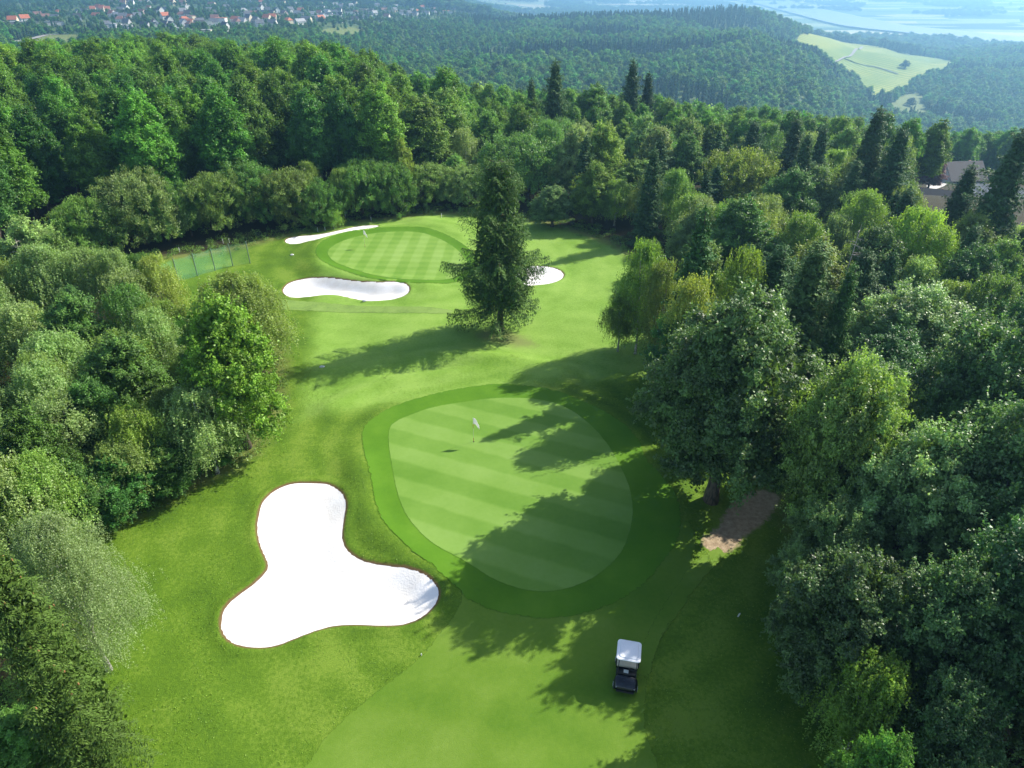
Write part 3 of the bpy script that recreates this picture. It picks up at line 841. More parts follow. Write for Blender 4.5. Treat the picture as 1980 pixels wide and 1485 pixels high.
# light meshes for the far woods
for i in range(3):
    g = rg(150 + i)
    Vq, T, LB = crown_broad(g, 16, 4.8, 2.0, nl=10, ncl=90, per=22, cr_=1.3, ls=0.95, wide=0.45, flat=0.55)
    add_proto('distant', leaf_mesh("distant broadleaf crown", Vq, T, M['farleaf']), trunk_mesh("distant broadleaf trunk", 14, 0.35, M['bark'], (), g), 16, 4.8)
g = rg(160)
Vq, T, BR = crown_spruce(g, 17, 3.2, 1.0, lev=1.1, nb=6, droop=0.3, hang=0.4, irr=0.2, dens=0.28, ls=1.0, power=0.85)
add_proto('distantfir', leaf_mesh("distant spruce crown", Vq, T, M['farleaf']), trunk_mesh("distant spruce trunk", 15, 0.25, M['bark'], (), g), 17, 3.2)

# ------------------------------------------------------------------ the trees one by one
KIND_NAME = {'oak': 'oak_tree', 'broad': 'broadleaf_tree', 'beech': 'beech_tree', 'birch': 'birch_tree', 'weeping': 'weeping_birch', 'willow': 'willow_bush',
             'spruce': 'spruce_tree', 'fir': 'fir_tree', 'lone': 'spruce_tree', 'nearbirch': 'birch_tree', 'nearspruce': 'spruce_tree', 'distant': 'broadleaf_tree', 'distantfir': 'spruce_tree'}
CAT = {'willow': 'bush'}
COLR = {'oak': (0.050, 0.120, 0.034), 'broad': (0.085, 0.19, 0.030), 'beech': (0.075, 0.165, 0.026), 'birch': (0.13, 0.20, 0.062), 'weeping': (0.14, 0.24, 0.05),
        'willow': (0.115, 0.195, 0.062), 'spruce': (0.032, 0.075, 0.026), 'fir': (0.036, 0.092, 0.032), 'lone': (0.052, 0.106, 0.024), 'nearbirch': (0.115, 0.18, 0.085), 'nearspruce': (0.058, 0.115, 0.018), 'distant': (0.06, 0.14, 0.022), 'distantfir': (0.03, 0.08, 0.025)}
COLR = {k: (v[0] * 2.05, v[1] * 1.9, v[2] * 1.5) for k, v in COLR.items()}
ALLT = []
def tree(kind, x, y, Hh, Rr=None, label=None, group=None, col=None, var=None, rot=None, sink=0.15):
    pr = PROTO[kind]
    cm, tm, h0, r0 = pr[(len(ALLT) * 7 + int(abs(x) * 3)) % len(pr) if var is None else var % len(pr)]
    z = gz(x, y)
    s = Hh / h0
    sr = s if Rr is None else Rr / r0
    e = empty(KIND_NAME[kind], (x, y, z - sink), (x * 12.9898 + y * 78.233) % 6.283 if rot is None else rot, label, CAT.get(kind, 'tree'), group)
    e.scale = (sr, sr, s)
    c = link("crown", cm, parent=e)
    c.color = (*((col[0] * 2.05, col[1] * 1.9, col[2] * 1.5) if col else COLR[kind]), 1)
    link("trunk", tm, parent=e)
    ALLT.append((x, y, (Rr or r0 * s), kind, e))
    return e

def tree_px(kind, px, py, y, Rr=None, **kw):
    """a tree whose top shows at the photo pixel and that stands y metres ahead"""
    z = z_at(py, y)
    x = x_at(px, y, z)
    return tree(kind, x, y, z - gz(x, y), Rr, **kw)

YG = (0.11, 0.185, 0.04)     # yellow-green
GG = (0.13, 0.20, 0.085)     # grey-green
OL = (0.10, 0.155, 0.045)     # olive
DG = (0.040, 0.095, 0.030)
# heroes
bx, by = at(968, 637)
tree('lone', bx, by, 17.2, 4.6, label="solitary tall dark spruce standing on open grass between the two greens", rot=R(-70), sink=0.0)
H_ = [
 ('broad', 408, 580, 41.5, 3.9, "bright green leafy tree at the tip of the left grove beside the fairway", (0.10, 0.24, 0.035)),
 ('broad', 400, 640, 48, 3.2, "dark green leafy tree just behind the bright tree at the grove's tip", (0.06, 0.15, 0.03)),
 ('weeping', 440, 525, 54, 3.6, "olive weeping birch at the far tip of the left grove below the net fence", OL),
 ('birch', 372, 742, 38.5, 2.3, "pale birch with drooping crown at the front of the left grove", GG),
 ('birch', 245, 780, 37, 1.9, "slim birch with yellowish top in the front row of the left grove", YG),
 ('birch', 320, 750, 41, 1.9, "small birch with pale top behind the front row of the left grove", OL),
 ('birch', 215, 640, 46, 2.3, "upright birch with bare white trunk in the middle of the left grove", (0.14, 0.22, 0.06)),
 ('birch', 300, 580, 52, 2.2, "light green birch with a thin visible stem in the left grove", YG),
 ('birch', 290, 490, 60, 1.9, "narrow birch rising in front of the net fence's left end", (0.15, 0.22, 0.06)),
 ('birch', 235, 520, 58, 2.6, "round grey-green birch beside the narrow one near the net fence", GG),
 ('birch', 150, 478, 62, 2.5, "pale domed birch left of the mown strip behind the grove", GG),
 ('spruce', 130, 545, 54, 2.8, "dark spruce enclosed by birches in the left grove", (0.045, 0.10, 0.03)),
 ('birch', 60, 470, 61, 2.6, "light birch at the back left of the left grove", GG),
 ('birch', 20, 585, 50, 2.6, "pale birch at the left picture edge halfway up the grove", GG),
 ('birch', 80, 640, 45, 2.7, "broad pale birch in the left part of the grove", (0.12, 0.19, 0.075)),
 ('broad', 160, 735, 39, 2.7, "dark leafy tree in the lower middle of the left grove", (0.05, 0.12, 0.03)),
 ('birch', 95, 760, 37, 2.3, "grey-green birch low in the left grove", GG),
 ('broad', 30, 800, 34, 2.6, "dark leafy tree at the left picture edge above the spruce with cones", (0.055, 0.13, 0.03)),
 ('birch', 40, 880, 30.5, 2.0, "drooping birch at the left picture edge above the spruce with cones", (0.11, 0.19, 0.05)),
 ('broad', 300, 850, 36.5, 2.6, "low dark tree shading the lower edge of the left grove", (0.045, 0.11, 0.028)),
 ('broad', 200, 885, 34, 2.5, "dark tree at the lower edge of the left grove", (0.045, 0.11, 0.028)),
 ('broad', 110, 900, 32, 2.4, "dark tree at the bottom left end of the grove", (0.045, 0.11, 0.03)),
 ('nearbirch', 70, 1000, 22.5, 2.3, "feathery silver-green birch in the bottom left foreground", (0.115, 0.175, 0.09)),
 ('nearspruce', -45, 1030, 18.0, 2.7, "green spruce with brown cones in the bottom left corner", (0.042, 0.088, 0.018)),
 ('broad', 10, 1390, 17.5, 2.2, "low leafy bush-like tree under the spruce in the bottom left corner", (0.06, 0.15, 0.035)),
 ('broad', 335, 835, 38.6, 2.9, "low dark leafy tree at the grove's front edge under the bright tree", (0.06, 0.14, 0.03)),
 ('broad', 255, 868, 36.2, 2.8, "dark bushy tree in the front edge of the left grove above the big bunker's level", (0.055, 0.13, 0.03)),
 ('birch', 215, 850, 35.0, 2.0, "drooping birch with light top in the front edge of the left grove", (0.12, 0.19, 0.06)),
 ('broad', 165, 925, 33.4, 2.6, "low dark tree at the front edge of the grove right of the feathery birch's top", (0.05, 0.12, 0.03)),
 ('broad', 85, 950, 31.3, 2.5, "low dark tree behind the feathery birch in the left foreground", (0.055, 0.13, 0.03)),
 ('broad', 405, 800, 40.3, 2.3, "small leafy tree at the foot of the bright tree by the grass", (0.07, 0.16, 0.035)),
 # right side
 ('oak', 1452, 572, 35.6, 5.9, "big round dark oak on the right beside the near green", (0.046, 0.105, 0.036)),
 ('oak', 1790, 555, 47, 5.6, "oak with pale glossy top on the right skyline of the near wood", (0.12, 0.195, 0.085)),  # leaf colour raised to paint in the sunlight on this crown
 ('oak', 1930, 640, 42, 4.6, "glossy oak near the right picture edge", (0.11, 0.18, 0.075)),  # sunlit look put into a brighter leaf colour here too
 ('oak', 1690, 700, 30, 3.9, "broad oak with olive leaves right of the big dark oak", (0.095, 0.165, 0.045)),
 ('oak', 1850, 740, 34, 4.4, "oak with yellowish green crown behind the glossy foreground oak", (0.12, 0.19, 0.05)),
 ('oak', 1815, 845, 26.5, 4.3, "glossy silvery-leaved oak in the right foreground", (0.12, 0.195, 0.085)),
 ('oak', 1975, 840, 29, 3.8, "dark oak cut by the right picture edge", (0.095, 0.17, 0.055)),  # leaves lightened in colour to stand in for sun on the crown
 ('oak', 1640, 985, 25.0, 3.0, "dark oak with a small sunlit top beside the bare earth patch", (0.065, 0.13, 0.05)),
 ('oak', 1690, 1080, 20.5, 3.5, "dark shaded oak overhanging the fairway in the right foreground", (0.038, 0.085, 0.033)),
 ('oak', 1900, 1090, 19.5, 3.6, "dark oak filling the right edge of the foreground", (0.05, 0.11, 0.04)),
 ('birch', 1720, 1270, 17.2, 1.7, "small yellow-green birch in the lower right foreground", YG),
 ('oak', 1880, 1330, 15.5, 2.6, "low dark tree in the bottom right corner", (0.045, 0.10, 0.038)),
 ('broad', 1740, 1430, 13.5, 1.7, "low bright bush-like tree at the bottom picture edge on the right", (0.08, 0.17, 0.04)),
 ('birch', 1252, 458, 56.5, 2.0, "light birch with visible stem standing at the right edge of the grass", (0.10, 0.18, 0.04)),
 ('birch', 1205, 560, 57, 1.5, "small drooping birch at the left tip of the right wood", OL),
 ('birch', 1290, 500, 54, 1.8, "olive birch beside the light birch at the tip of the right wood", OL),
 ('birch', 1352, 530, 46.5, 2.1, "pale olive birch just above the big dark oak", (0.13, 0.18, 0.05)),
 ('fir', 1365, 394, 51.5, 3.4, "layered dark green fir left of the tangled spruces", (0.042, 0.11, 0.035)),
 ('broad', 1335, 590, 46.5, 3.3, "dark leafy tree peeking out left behind the big dark oak", (0.05, 0.115, 0.035)),
 ('birch', 1450, 475, 49, 2.0, "yellow-green birch between the fir and the tangled spruce", YG),
 ('spruce', 1590, 455, 45.5, 4.2, "ragged spruce with hanging branches above the big dark oak", (0.05, 0.105, 0.035)),
 ('spruce', 1505, 560, 42.5, 2.8, "dark spruce half hidden behind the big dark oak's crown", (0.04, 0.09, 0.032)),
 ('spruce', 1655, 500, 45, 2.4, "narrow spruce with bright green shoots right of the ragged spruce", (0.05, 0.13, 0.03)),
 ('weeping', 1795, 395, 62, 3.6, "yellow-green weeping birch with long hanging twigs on the right", (0.15, 0.25, 0.045)),
 ('broad', 1705, 440, 60, 3.6, "dull green tree left of the yellow-green weeping birch", (0.07, 0.13, 0.045)),
 ('broad', 1900, 480, 56, 3.8, "dark tree below the roofs near the right picture edge", (0.045, 0.10, 0.035)),
 ('broad', 1960, 470, 59, 3.2, "bright green tree at the right edge below the roofs", (0.09, 0.17, 0.04)),
 ('birch', 1905, 405, 68, 2.6, "yellowish birch just below the grey roofs", YG),
 ('spruce', 1885, 310, 74, 4.0, "dark spruce standing before the grey roofs", (0.034, 0.078, 0.034)),
 ('spruce', 1990, 235, 68, 4.2, "open layered spruce cut by the right picture edge", (0.036, 0.085, 0.034)),
 ('spruce', 1706, 200, 87, 4.5, "tallest of the dark spruces on the right, broad and pointed", (0.032, 0.078, 0.033)),
 ('spruce', 1752, 238, 84, 3.8, "dark spruce leaning against the tallest one on its right", (0.034, 0.08, 0.034)),
 ('spruce', 1545, 222, 100, 3.6, "dark spruce with a thin top, middle of the right-hand conifers", (0.034, 0.08, 0.036)),
 ('spruce', 1597, 235, 97, 3.2, "sparse spruce right of the thin-topped one", (0.036, 0.082, 0.036)),
 ('spruce', 1462, 228, 107, 3.8, "leftmost dark spruce of the right-hand conifers", (0.036, 0.085, 0.036)),
 ('broad', 1540, 328, 82, 4.2, "round light green tree in front of the right-hand conifers", (0.085, 0.17, 0.05)),
 ('fir', 1390, 315, 93, 3.2, "dark bushy pine among pale birches right of centre", (0.036, 0.095, 0.036)),
 ('broad', 1812, 308, 150, 3.4, "dark red-leaved tree beside the driveway at the right", (0.07, 0.028, 0.035)),
 ('spruce', 1075, 110, 134, 4.3, "tall dark spruce rising above the wood behind the lone spruce", (0.034, 0.08, 0.024)),
 ('spruce', 1028, 148, 140, 2.9, "shorter dark spruce left of the tall one behind the lone spruce", (0.038, 0.085, 0.032)),
 ('spruce', 1226, 110, 150, 4.2, "open-branched tall spruce, left one of a pair above the wood", (0.030, 0.072, 0.028)),
 ('spruce', 1256, 136, 152, 3.6, "darker slimmer spruce, right one of a pair above the wood", (0.026, 0.062, 0.026)),
 ('beech', 650, 148, 118, 5.2, "tall full beech standing forward of the dark wood, left of centre", (0.08, 0.17, 0.03)),
 ('beech', 560, 165, 121, 5.0, "tall beech left of the forward beech", (0.08, 0.17, 0.03)),
 ('beech', 355, 170, 104, 4.0, "narrow bright beech reaching low over the bushes", (0.09, 0.21, 0.035)),
 ('beech', 812, 185, 112, 5.0, "light green beech at the middle of the back tree line", (0.10, 0.19, 0.045)),
 ('beech', 860, 175, 120, 4.8, "pale beech right of the light green one at the back", (0.09, 0.17, 0.045)),
 ('broad', 945, 215, 128, 4.6, "small round-topped tree between the back beeches and the spruces", (0.09, 0.18, 0.04)),
 ('beech', 1150, 165, 140, 5.4, "rounded beech between the tall spruce and the spruce pair", (0.08, 0.16, 0.035)),
 ('broad', 770, 268, 103, 2.2, "small yellow-green poplar-shaped tree among the back bushes", YG),
 ('broad', 1070, 360, 94, 3.3, "round grey-green tree right behind the lone spruce", GG),
 ('broad', 1235, 310, 100, 4.6, "light green tree above the dark tree wall at the back right", (0.10, 0.18, 0.05)),
 ('birch', 588, 308, 98, 1.9, "small yellowish birch rising between the willow bushes behind the thin bunker", YG),
 ('birch', 655, 322, 97, 1.7, "slim birch in the gap of the willow bushes right of the thin bunker's middle", OL),
 ('broad', 345, 352, 89, 2.2, "small dark tree in the gap between the two biggest willow bushes", (0.06, 0.14, 0.035)),
 ('birch', 640, 400, 92.5, 1.2, "fresh green young birch right behind the thin slanting bunker", (0.10, 0.20, 0.04)),
 ('broad', 878, 300, 108, 3.0, "light leafy tree above the willow bushes left of the lone spruce", (0.085, 0.17, 0.045)),
 ('birch', 1195, 345, 94, 2.4, "yellow-green birch lit against the dark tree wall", YG),
 ('birch', 1345, 370, 84, 2.7, "bright yellow-green birch behind the layered fir", YG),
 ('birch', 1425, 385, 80, 2.6, "yellow-green birch right of the layered fir's top", YG),
]
for k, px, py, y, Rr, lab, col in H_:
    tree_px(k, px, py, y, Rr, label=lab, col=col)

NS = [e for (_, _, _, k, e) in ALLT if k == 'nearspruce'][0]
bm = bmesh.new(); bmesh.ops.create_uvsphere(bm, u_segments=8, v_segments=6, radius=1.0)
for v in bm.verts: v.co = Vector((v.co.x * 0.035 * (1.1 - 0.3 * v.co.z), v.co.y * 0.035 * (1.1 - 0.3 * v.co.z), v.co.z * 0.085))
CONE = bm_mesh("spruce cone", bm, True); CONE.materials.append(plain("brown cone scales", (0.36, 0.17, 0.07), 0.7, 0.2, 40.0))
gc = rg(77)
for i_ in range(46):
    z_, a_, L_, d_, ri_, t_ = BRN[int(len(BRN) * gc.uniform(0.45, 0.97))]
    q_ = gc.uniform(0.6, 1.0)
    link("cone", CONE, parent=NS, loc=(L_ * q_ * math.cos(a_) + gc.normal() * .08, L_ * q_ * math.sin(a_) + gc.normal() * .08, z_ + L_ * (ri_ * q_ - d_ * q_ * (1.15 - .55 * q_ * q_)) - 0.16))

def dead_tree(px_, py_, y, Rr, label, seed):
    z = z_at(py_, y); x = x_at(px_, y, z); zg = gz(x, y); Hh = z - zg
    g = rg(seed)
    e = empty("dead_tree", (x, y, zg), 0, label, "dead tree")
    bm = bmesh.new(); b_tube(bm, [(0, 0, -.2), (0.1, 0, Hh * .4), (0.05, 0.1, Hh * .75), (0.18, 0.05, Hh)], [0.09, 0.07, 0.045, 0.01], 7)
    link("trunk", bm_mesh("dead trunk", bm, True), M['deadwood'], e)
    for i in range(13):
        t = g.uniform(0.5, 0.97); a = g.uniform(0, 6.28); L_ = Rr * (1.15 - t) * g.uniform(.8, 1.6)
        bm = bmesh.new()
        p = [Vector((0.1 + L_ * u * math.cos(a), L_ * u * math.sin(a), Hh * t + L_ * (0.15 * u - 0.25 * u * u))) for u in (0, .4, .75, 1)]
        b_tube(bm, p, [0.03, 0.02, 0.012, 0.004], 5, cap=False)
        b_tube(bm, [p[1], p[1].lerp(p[3], .6) + Vector((0.2 * math.sin(a), -0.2 * math.cos(a), -.1))], [0.012, 0.004], 4, cap=False)
        link("branch", bm_mesh("dead branch", bm, True), M['deadwood'], e)
dead_tree(1662, 436, 53, 2.6, "bare bleached dead tree sticking out beside the ragged spruce on the right", 5)
dead_tree(25, 462, 63, 3.0, "bare dead tree poking out of the birches at the left picture edge", 6)

# bushes in a row at the back left
for px, py, y, Rr, lab in [(245, 338, 86, 5.4, "biggest round grey-green willow bush at the left end of the back row"), (150, 385, 82, 4.2, "dark round willow bush left of the biggest one"),
                           (300, 362, 87, 3.6, "small willow bush on the right flank of the biggest one"), (400, 335, 91, 4.6, "round willow bush behind the net fence"),
                           (470, 318, 95, 5.0, "tall willow bush behind the net fence's right end"), (555, 325, 95, 4.8, "willow bush behind the left end of the thin slanting bunker"),
                           (610, 352, 94, 3.4, "fresh green willow bush touching the thin slanting bunker"), (690, 308, 99, 4.4, "willow bush behind the thin slanting bunker's right end"),
                           (750, 312, 100, 4.0, "willow bush above the far green's flag"), (835, 320, 104, 4.4, "willow bush behind the middle of the far green"), (905, 322, 104, 4.2, "dark willow bush left of the lone spruce's top")]:
    tree_px('willow', px, py, y, Rr, label=lab, col=[(0.085, 0.165, 0.05), (0.105, 0.175, 0.07), (0.075, 0.15, 0.04), (0.11, 0.185, 0.06)][int(px) % 4] if 'fresh' not in lab else (0.085, 0.18, 0.045), group="willow bushes behind the far green")

# the rest of the woods, tree by tree
def fill_label(label, k, col, x, y, Hh, P, colv):
    r_, g_, b_ = col or COLR[k]
    ad = 'dark' if g_ < 0.13 else 'yellowish' if r_ > 0.85 * g_ - 0.02 and b_ < 0.055 and r_ > 0.15 else 'olive' if r_ > 0.74 * g_ else 'grey-green' if b_ > 0.07 else 'fresh green'
    px_, _ = pix(x, y, Hh)
    if k in ('spruce', 'fir'): ad = 'dark'
    ty = (y - P[:, 1].min()) / (P[:, 1].max() - P[:, 1].min())
    A = P[:, 0] / P[:, 1]; tx = (x / y - A.min()) / (A.max() - A.min())
    if k == 'beech' and 'willow' in label:
        return (ad + " " + label.replace('TREE', k) + ", " + ("front" if ty < .33 else "middle" if ty < .66 else "back") + ", above the " +
                ("biggest bush" if px_ < 250 else "net fence" if px_ < 480 else "thin bunker" if px_ < 640 else "far green"))
    return (("low " if Hh < 8.3 else "tall " if Hh > 10.3 and k != 'beech' else "") + ad + " " + label.replace('TREE', {'willow': 'willow bush', 'broad': 'leafy tree'}.get(k, k)) +
            ", " + ("front" if ty < .33 else "middle" if ty < .66 else "back") + " " + ("left" if tx < .3 else "centre" if tx < .6 else "right"))

def fill(poly, n_, kinds, hf, spc, label, group, colv, seed):
    g = rg(seed)
    P = np.array(poly, float)
    x0, y0 = P.min(0); x1, y1 = P.max(0)
    tries = 0; c = 0
    while c < n_ and tries < n_ * 60:
        tries += 1
        x, y = g.uniform(x0, x1), g.uniform(y0, y1)
        if sdf(P, np.array([x]), np.array([y]))[0] > 0: continue
        if any((x - a) ** 2 + (y - b) ** 2 < (spc * 0.5 + r_ * 0.5) ** 2 for a, b, r_, _, _ in ALLT): continue
        k = kinds[g.integers(len(kinds))]
        col = colv[g.integers(len(colv))] if colv else None
        if k in ('spruce', 'fir'): col = (0.036, 0.085, 0.032)
        Hh = hf(g, x, y) * (1.25 if k == 'spruce' else 1)
        qx, qy = pix(x, y, gz(x, y) + Hh)
        if qx > 1765 and qy < (410 if y < 150 else 300) and y > 50: continue
        tree(k, x, y, Hh, Hh * PROTO[k][0][3] / PROTO[k][0][2] * g.uniform(0.9, 1.15), label=fill_label(label, k, col, x, y, Hh, P, colv), group=group, col=col)
        c += 1

fill([(-25.5, 33), (-21, 40), (-21.5, 50), (-25, 57), (-36, 64), (-48, 68), (-68, 70), (-50, 34), (-31, 26)], 52, ['birch', 'birch', 'birch', 'broad'], lambda g, x, y: g.uniform(7.5, 9.5), 2.5,
     "TREE in the left grove", "trees of the left grove", [GG, GG, (0.11, 0.18, 0.06), OL, (0.06, 0.13, 0.035)], 1)
fill([(19.5, 44), (17, 52), (16, 58), (19, 68), (18, 80), (14, 90), (60, 100), (75, 90), (60, 60), (45, 44)], 60, ['birch', 'broad', 'broad', 'birch', 'spruce', 'fir', 'birch', 'spruce'], lambda g, x, y: g.uniform(8, 11), 3.0,
     "TREE in the mixed wood right of the lone spruce", "trees of the right wood", [GG, YG, (0.07, 0.14, 0.04), (0.09, 0.17, 0.045), OL], 2)
fill([(20, 8), (19, 34), (21, 44), (50, 50), (46, 8)], 26, ['oak', 'oak', 'broad'], lambda g, x, y: g.uniform(8.5, 10.5), 4.5,
     "TREE of the right foreground wood", "trees of the right foreground wood", [(0.055, 0.12, 0.038), (0.07, 0.135, 0.045)], 3)
fill([(8, 97), (13, 91), (19, 90), (60, 101), (70, 125), (20, 125), (-8, 122), (-8, 101)], 42, ['broad', 'birch', 'willow', 'broad', 'fir'], lambda g, x, y: g.uniform(8, 12), 3.5,
     "TREE in the dark tree wall behind the far green", "trees behind the far green", [GG, (0.09, 0.17, 0.05), (0.07, 0.15, 0.045), YG], 4)
fill([(-60, 90), (-38, 97), (-20, 105), (-6, 103), (-6, 128), (-45, 128), (-95, 118), (-85, 92)], 44, ['beech'], lambda g, x, y: g.uniform(15.5, 18.5), 5.0,
     "TREE in the tall wood behind the willow bushes", "beeches of the tall wood at the back left", [(0.055, 0.13, 0.026), (0.075, 0.165, 0.03), (0.06, 0.14, 0.035)], 5)
fill([(-75, 72), (-60, 74), (-52, 84), (-60, 90), (-90, 92)], 9, ['beech'], lambda g, x, y: g.uniform(16, 21), 5.0,
     "TREE of the clump at the left picture edge", "tall beeches at the left picture edge", [(0.065, 0.15, 0.026), (0.05, 0.12, 0.03)], 6)
fill([(70, 92), (62, 101), (75, 130), (110, 130), (105, 95)], 14, ['spruce', 'broad', 'birch'], lambda g, x, y: g.uniform(10, 13), 4.5,
     "TREE around the houses at the right picture edge", "trees around the right-hand houses", [GG, YG, (0.08, 0.16, 0.05)], 7)
for x, y, Hh in ((24.5, 26, 14), (27, 33, 15), (23, 19, 13.5), (26, 13, 14), (30, 20, 16)):
    px_, py_ = pix(x, y, Hh)
    tree('oak', x, y, Hh, 5.0, label=("tall oak at the right picture edge, " + ("upper" if y > 30 else "middle" if y > 22 else "lower") + (" front" if x < 25 else " back") + " of the edge"), group="oaks at the right picture edge", col=(0.05, 0.11, 0.04))
print("single trees:", len(ALLT))

# ------------------------------------------------------------------ the woods beyond, as masses of trees
def inst_group():
    ng = bpy.data.node_groups.new("scatter trees", 'GeometryNodeTree')
    ng.interface.new_socket("Geometry", in_out='INPUT', socket_type='NodeSocketGeometry')
    ng.interface.new_socket("Geometry", in_out='OUTPUT', socket_type='NodeSocketGeometry')
    return ng

def forest(name, pts, scl, protos, col, label, cat):
    """pts (n,3), scl (n,3 scale), protos = crown objects; one object"""
    n_ = len(pts)
    me = bpy.data.meshes.new(name)
    me.vertices.add(n_); me.vertices.foreach_set("co", np.asarray(pts, np.float32).ravel())
    g = rg(n_)
    for nm, arr, ty in (("sc", scl, 'FLOAT_VECTOR'), ("rot", g.uniform(0, 6.28, n_), 'FLOAT'), ("pick", g.integers(0, len(protos), n_), 'INT')):
        a = me.attributes.new(nm, ty, 'POINT')
        if ty == 'FLOAT_VECTOR': a.data.foreach_set("vector", np.asarray(arr, np.float32).ravel())
        else: a.data.foreach_set("value", np.asarray(arr).astype(np.float32 if ty == 'FLOAT' else np.int32))
    o = link(name, me)
    ng = inst_group(); nn, ll = ng.nodes, ng.links
    gi = nn.new("NodeGroupInput"); go = nn.new("NodeGroupOutput")
    jo = nn.new("GeometryNodeJoinGeometry")
    rt = nn.new("GeometryNodeInputNamedAttribute"); rt.data_type = 'FLOAT'; rt.inputs[0].default_value = "rot"
    sc = nn.new("GeometryNodeInputNamedAttribute"); sc.data_type = 'FLOAT_VECTOR'; sc.inputs[0].default_value = "sc"
    pk = nn.new("GeometryNodeInputNamedAttribute"); pk.data_type = 'INT'; pk.inputs[0].default_value = "pick"
    cx = nn.new("ShaderNodeCombineXYZ"); ll.new(rt.outputs[0], cx.inputs[2])
    for i, p in enumerate(protos):
        oi = nn.new("GeometryNodeObjectInfo"); oi.inputs[0].default_value = p; oi.transform_space = 'ORIGINAL'
        cmp = nn.new("FunctionNodeCompare"); cmp.data_type = 'INT'; cmp.operation = 'EQUAL'
        ll.new(pk.outputs[0], cmp.inputs[2]); cmp.inputs[3].default_value = i
        ip = nn.new("GeometryNodeInstanceOnPoints")
        ll.new(gi.outputs[0], ip.inputs["Points"]); ll.new(cmp.outputs[0], ip.inputs["Selection"])
        ll.new(oi.outputs["Geometry"], ip.inputs["Instance"])
        ll.new(cx.outputs[0], ip.inputs["Rotation"]); ll.new(sc.outputs[0], ip.inputs["Scale"])
        ll.new(ip.outputs[0], jo.inputs[0])
    ll.new(jo.outputs[0], go.inputs[0])
    md = o.modifiers.new("trees", 'NODES'); md.node_group = ng
    o.color = (col[0] * 2.1, col[1] * 1.95, col[2] * 1.4, 1)
    tag(o, label, cat, kind="stuff")
    return o

# a few single trees at the brow carry the light crowns the masses repeat
DIST = []
for k, px, py, y, v in (('distant', 300, 108, 175, 0), ('distant', 480, 112, 178, 1), ('distant', 940, 165, 185, 2), ('distantfir', 1330, 200, 178, 0)):
    e = tree_px(k, px, py, y, None, var=v, col=(0.07, 0.15, 0.028),
                label={0: "rounded tree on the brow of the hill, upper left", 1: "bushy tree on the brow right of the upper left one", 2: "tree on the brow left of the tall dark spruce"}[v] if k == 'distant' else "small far spruce on the brow right of the spruce pair")
    DIST.append([c for c in e.children if c.name.startswith("crown")][0])
D_LEAF, D_FIR = DIST[:3], DIST[3]
BEECH = [[c for c in e.children if c.name.startswith("crown")][0] for (_, _, _, k, e) in ALLT if k == 'beech']
seen = {}
for c in BEECH: seen.setdefault(c.data.name, c)
BEECH = list(seen.values())

def poly_in(P, X, Y):
    return sdf(np.array(P, float), X, Y) < 0
FIELD1 = [(1522, 84), (1545, 72), (1578, 65), (1640, 80), (1720, 98), (1800, 113), (1842, 120), (1836, 135), (1800, 146), (1775, 156), (1750, 178), (1722, 190), (1690, 192), (1672, 182), (1650, 158), (1590, 118)]
FIELD2 = [(1725, 225), (1722, 205), (1740, 190), (1775, 180), (1782, 190), (1792, 215), (1785, 232)]
MEADOW = [(0, 95), (30, 82), (90, 70), (150, 70), (190, 78), (150, 92), (60, 100)]
MEAD2 = [(620, 62), (650, 56), (700, 58), (705, 68), (660, 74), (625, 72)]
VILL = [(-50, 12), (130, -10), (1040, -22), (1040, 26), (850, 44), (690, 60), (560, 62), (440, 72), (130, 66), (-50, 50)]

def hexpts(y0, y1, a0, a1, sp, g):
    X, Y = np.meshgrid(np.arange(a0 * y1, a1 * y1, sp), np.arange(y0, y1, sp))
    X = (X + (np.arange(X.shape[0]) % 2)[:, None] * sp / 2 + g.uniform(-.4, .4, X.shape) * sp).ravel(); Y = (Y + g.uniform(-.4, .4, Y.shape) * sp).ravel()
    k = (X / Y > a0) & (X / Y < a1)
    return X[k], Y[k]

g = rg(300)
X, Y = hexpts(118, 215, -1.15, 1.15, 5.6, g)
occ = np.array([(a, b, r_) for a, b, r_, _, _ in ALLT])
dmin = np.min(np.hypot(X[:, None] - occ[None, :, 0], Y[:, None] - occ[None, :, 1]) - occ[None, :, 2] * 0.6, axis=1)
clear_ = (X > 70) & (Y < 175) & (Y > 118)       # gardens and houses on the right
k = (dmin > 1.8) & ~clear_
X, Y = X[k], Y[k]; Z = ground_z(X, Y)
edge = 1 - 0.28 * sst(-0.24, -0.08, X / Y)
s = g.uniform(0.74, 0.98, len(X)) * edge
forest("woodland", np.stack([X, Y, Z - 0.5], 1), np.stack([s * 1.05, s * 1.05, s], 1), BEECH, (0.070, 0.155, 0.027), "continuous leafy woodland of the plateau behind the single trees", "woodland")
X, Y = hexpts(215, 345, -1.15, 1.15, 6.2, g)
Z = ground_z(X, Y)
s = g.uniform(0.8, 1.12, len(X)) * (0.95 - 0.17 * sst(-0.24, -0.08, X / Y))
forest("woodland", np.stack([X, Y, Z - 0.5], 1), np.stack([s, s, s], 1), D_LEAF, (0.068, 0.15, 0.026), "woodland running down over the brow of the plateau", "woodland")

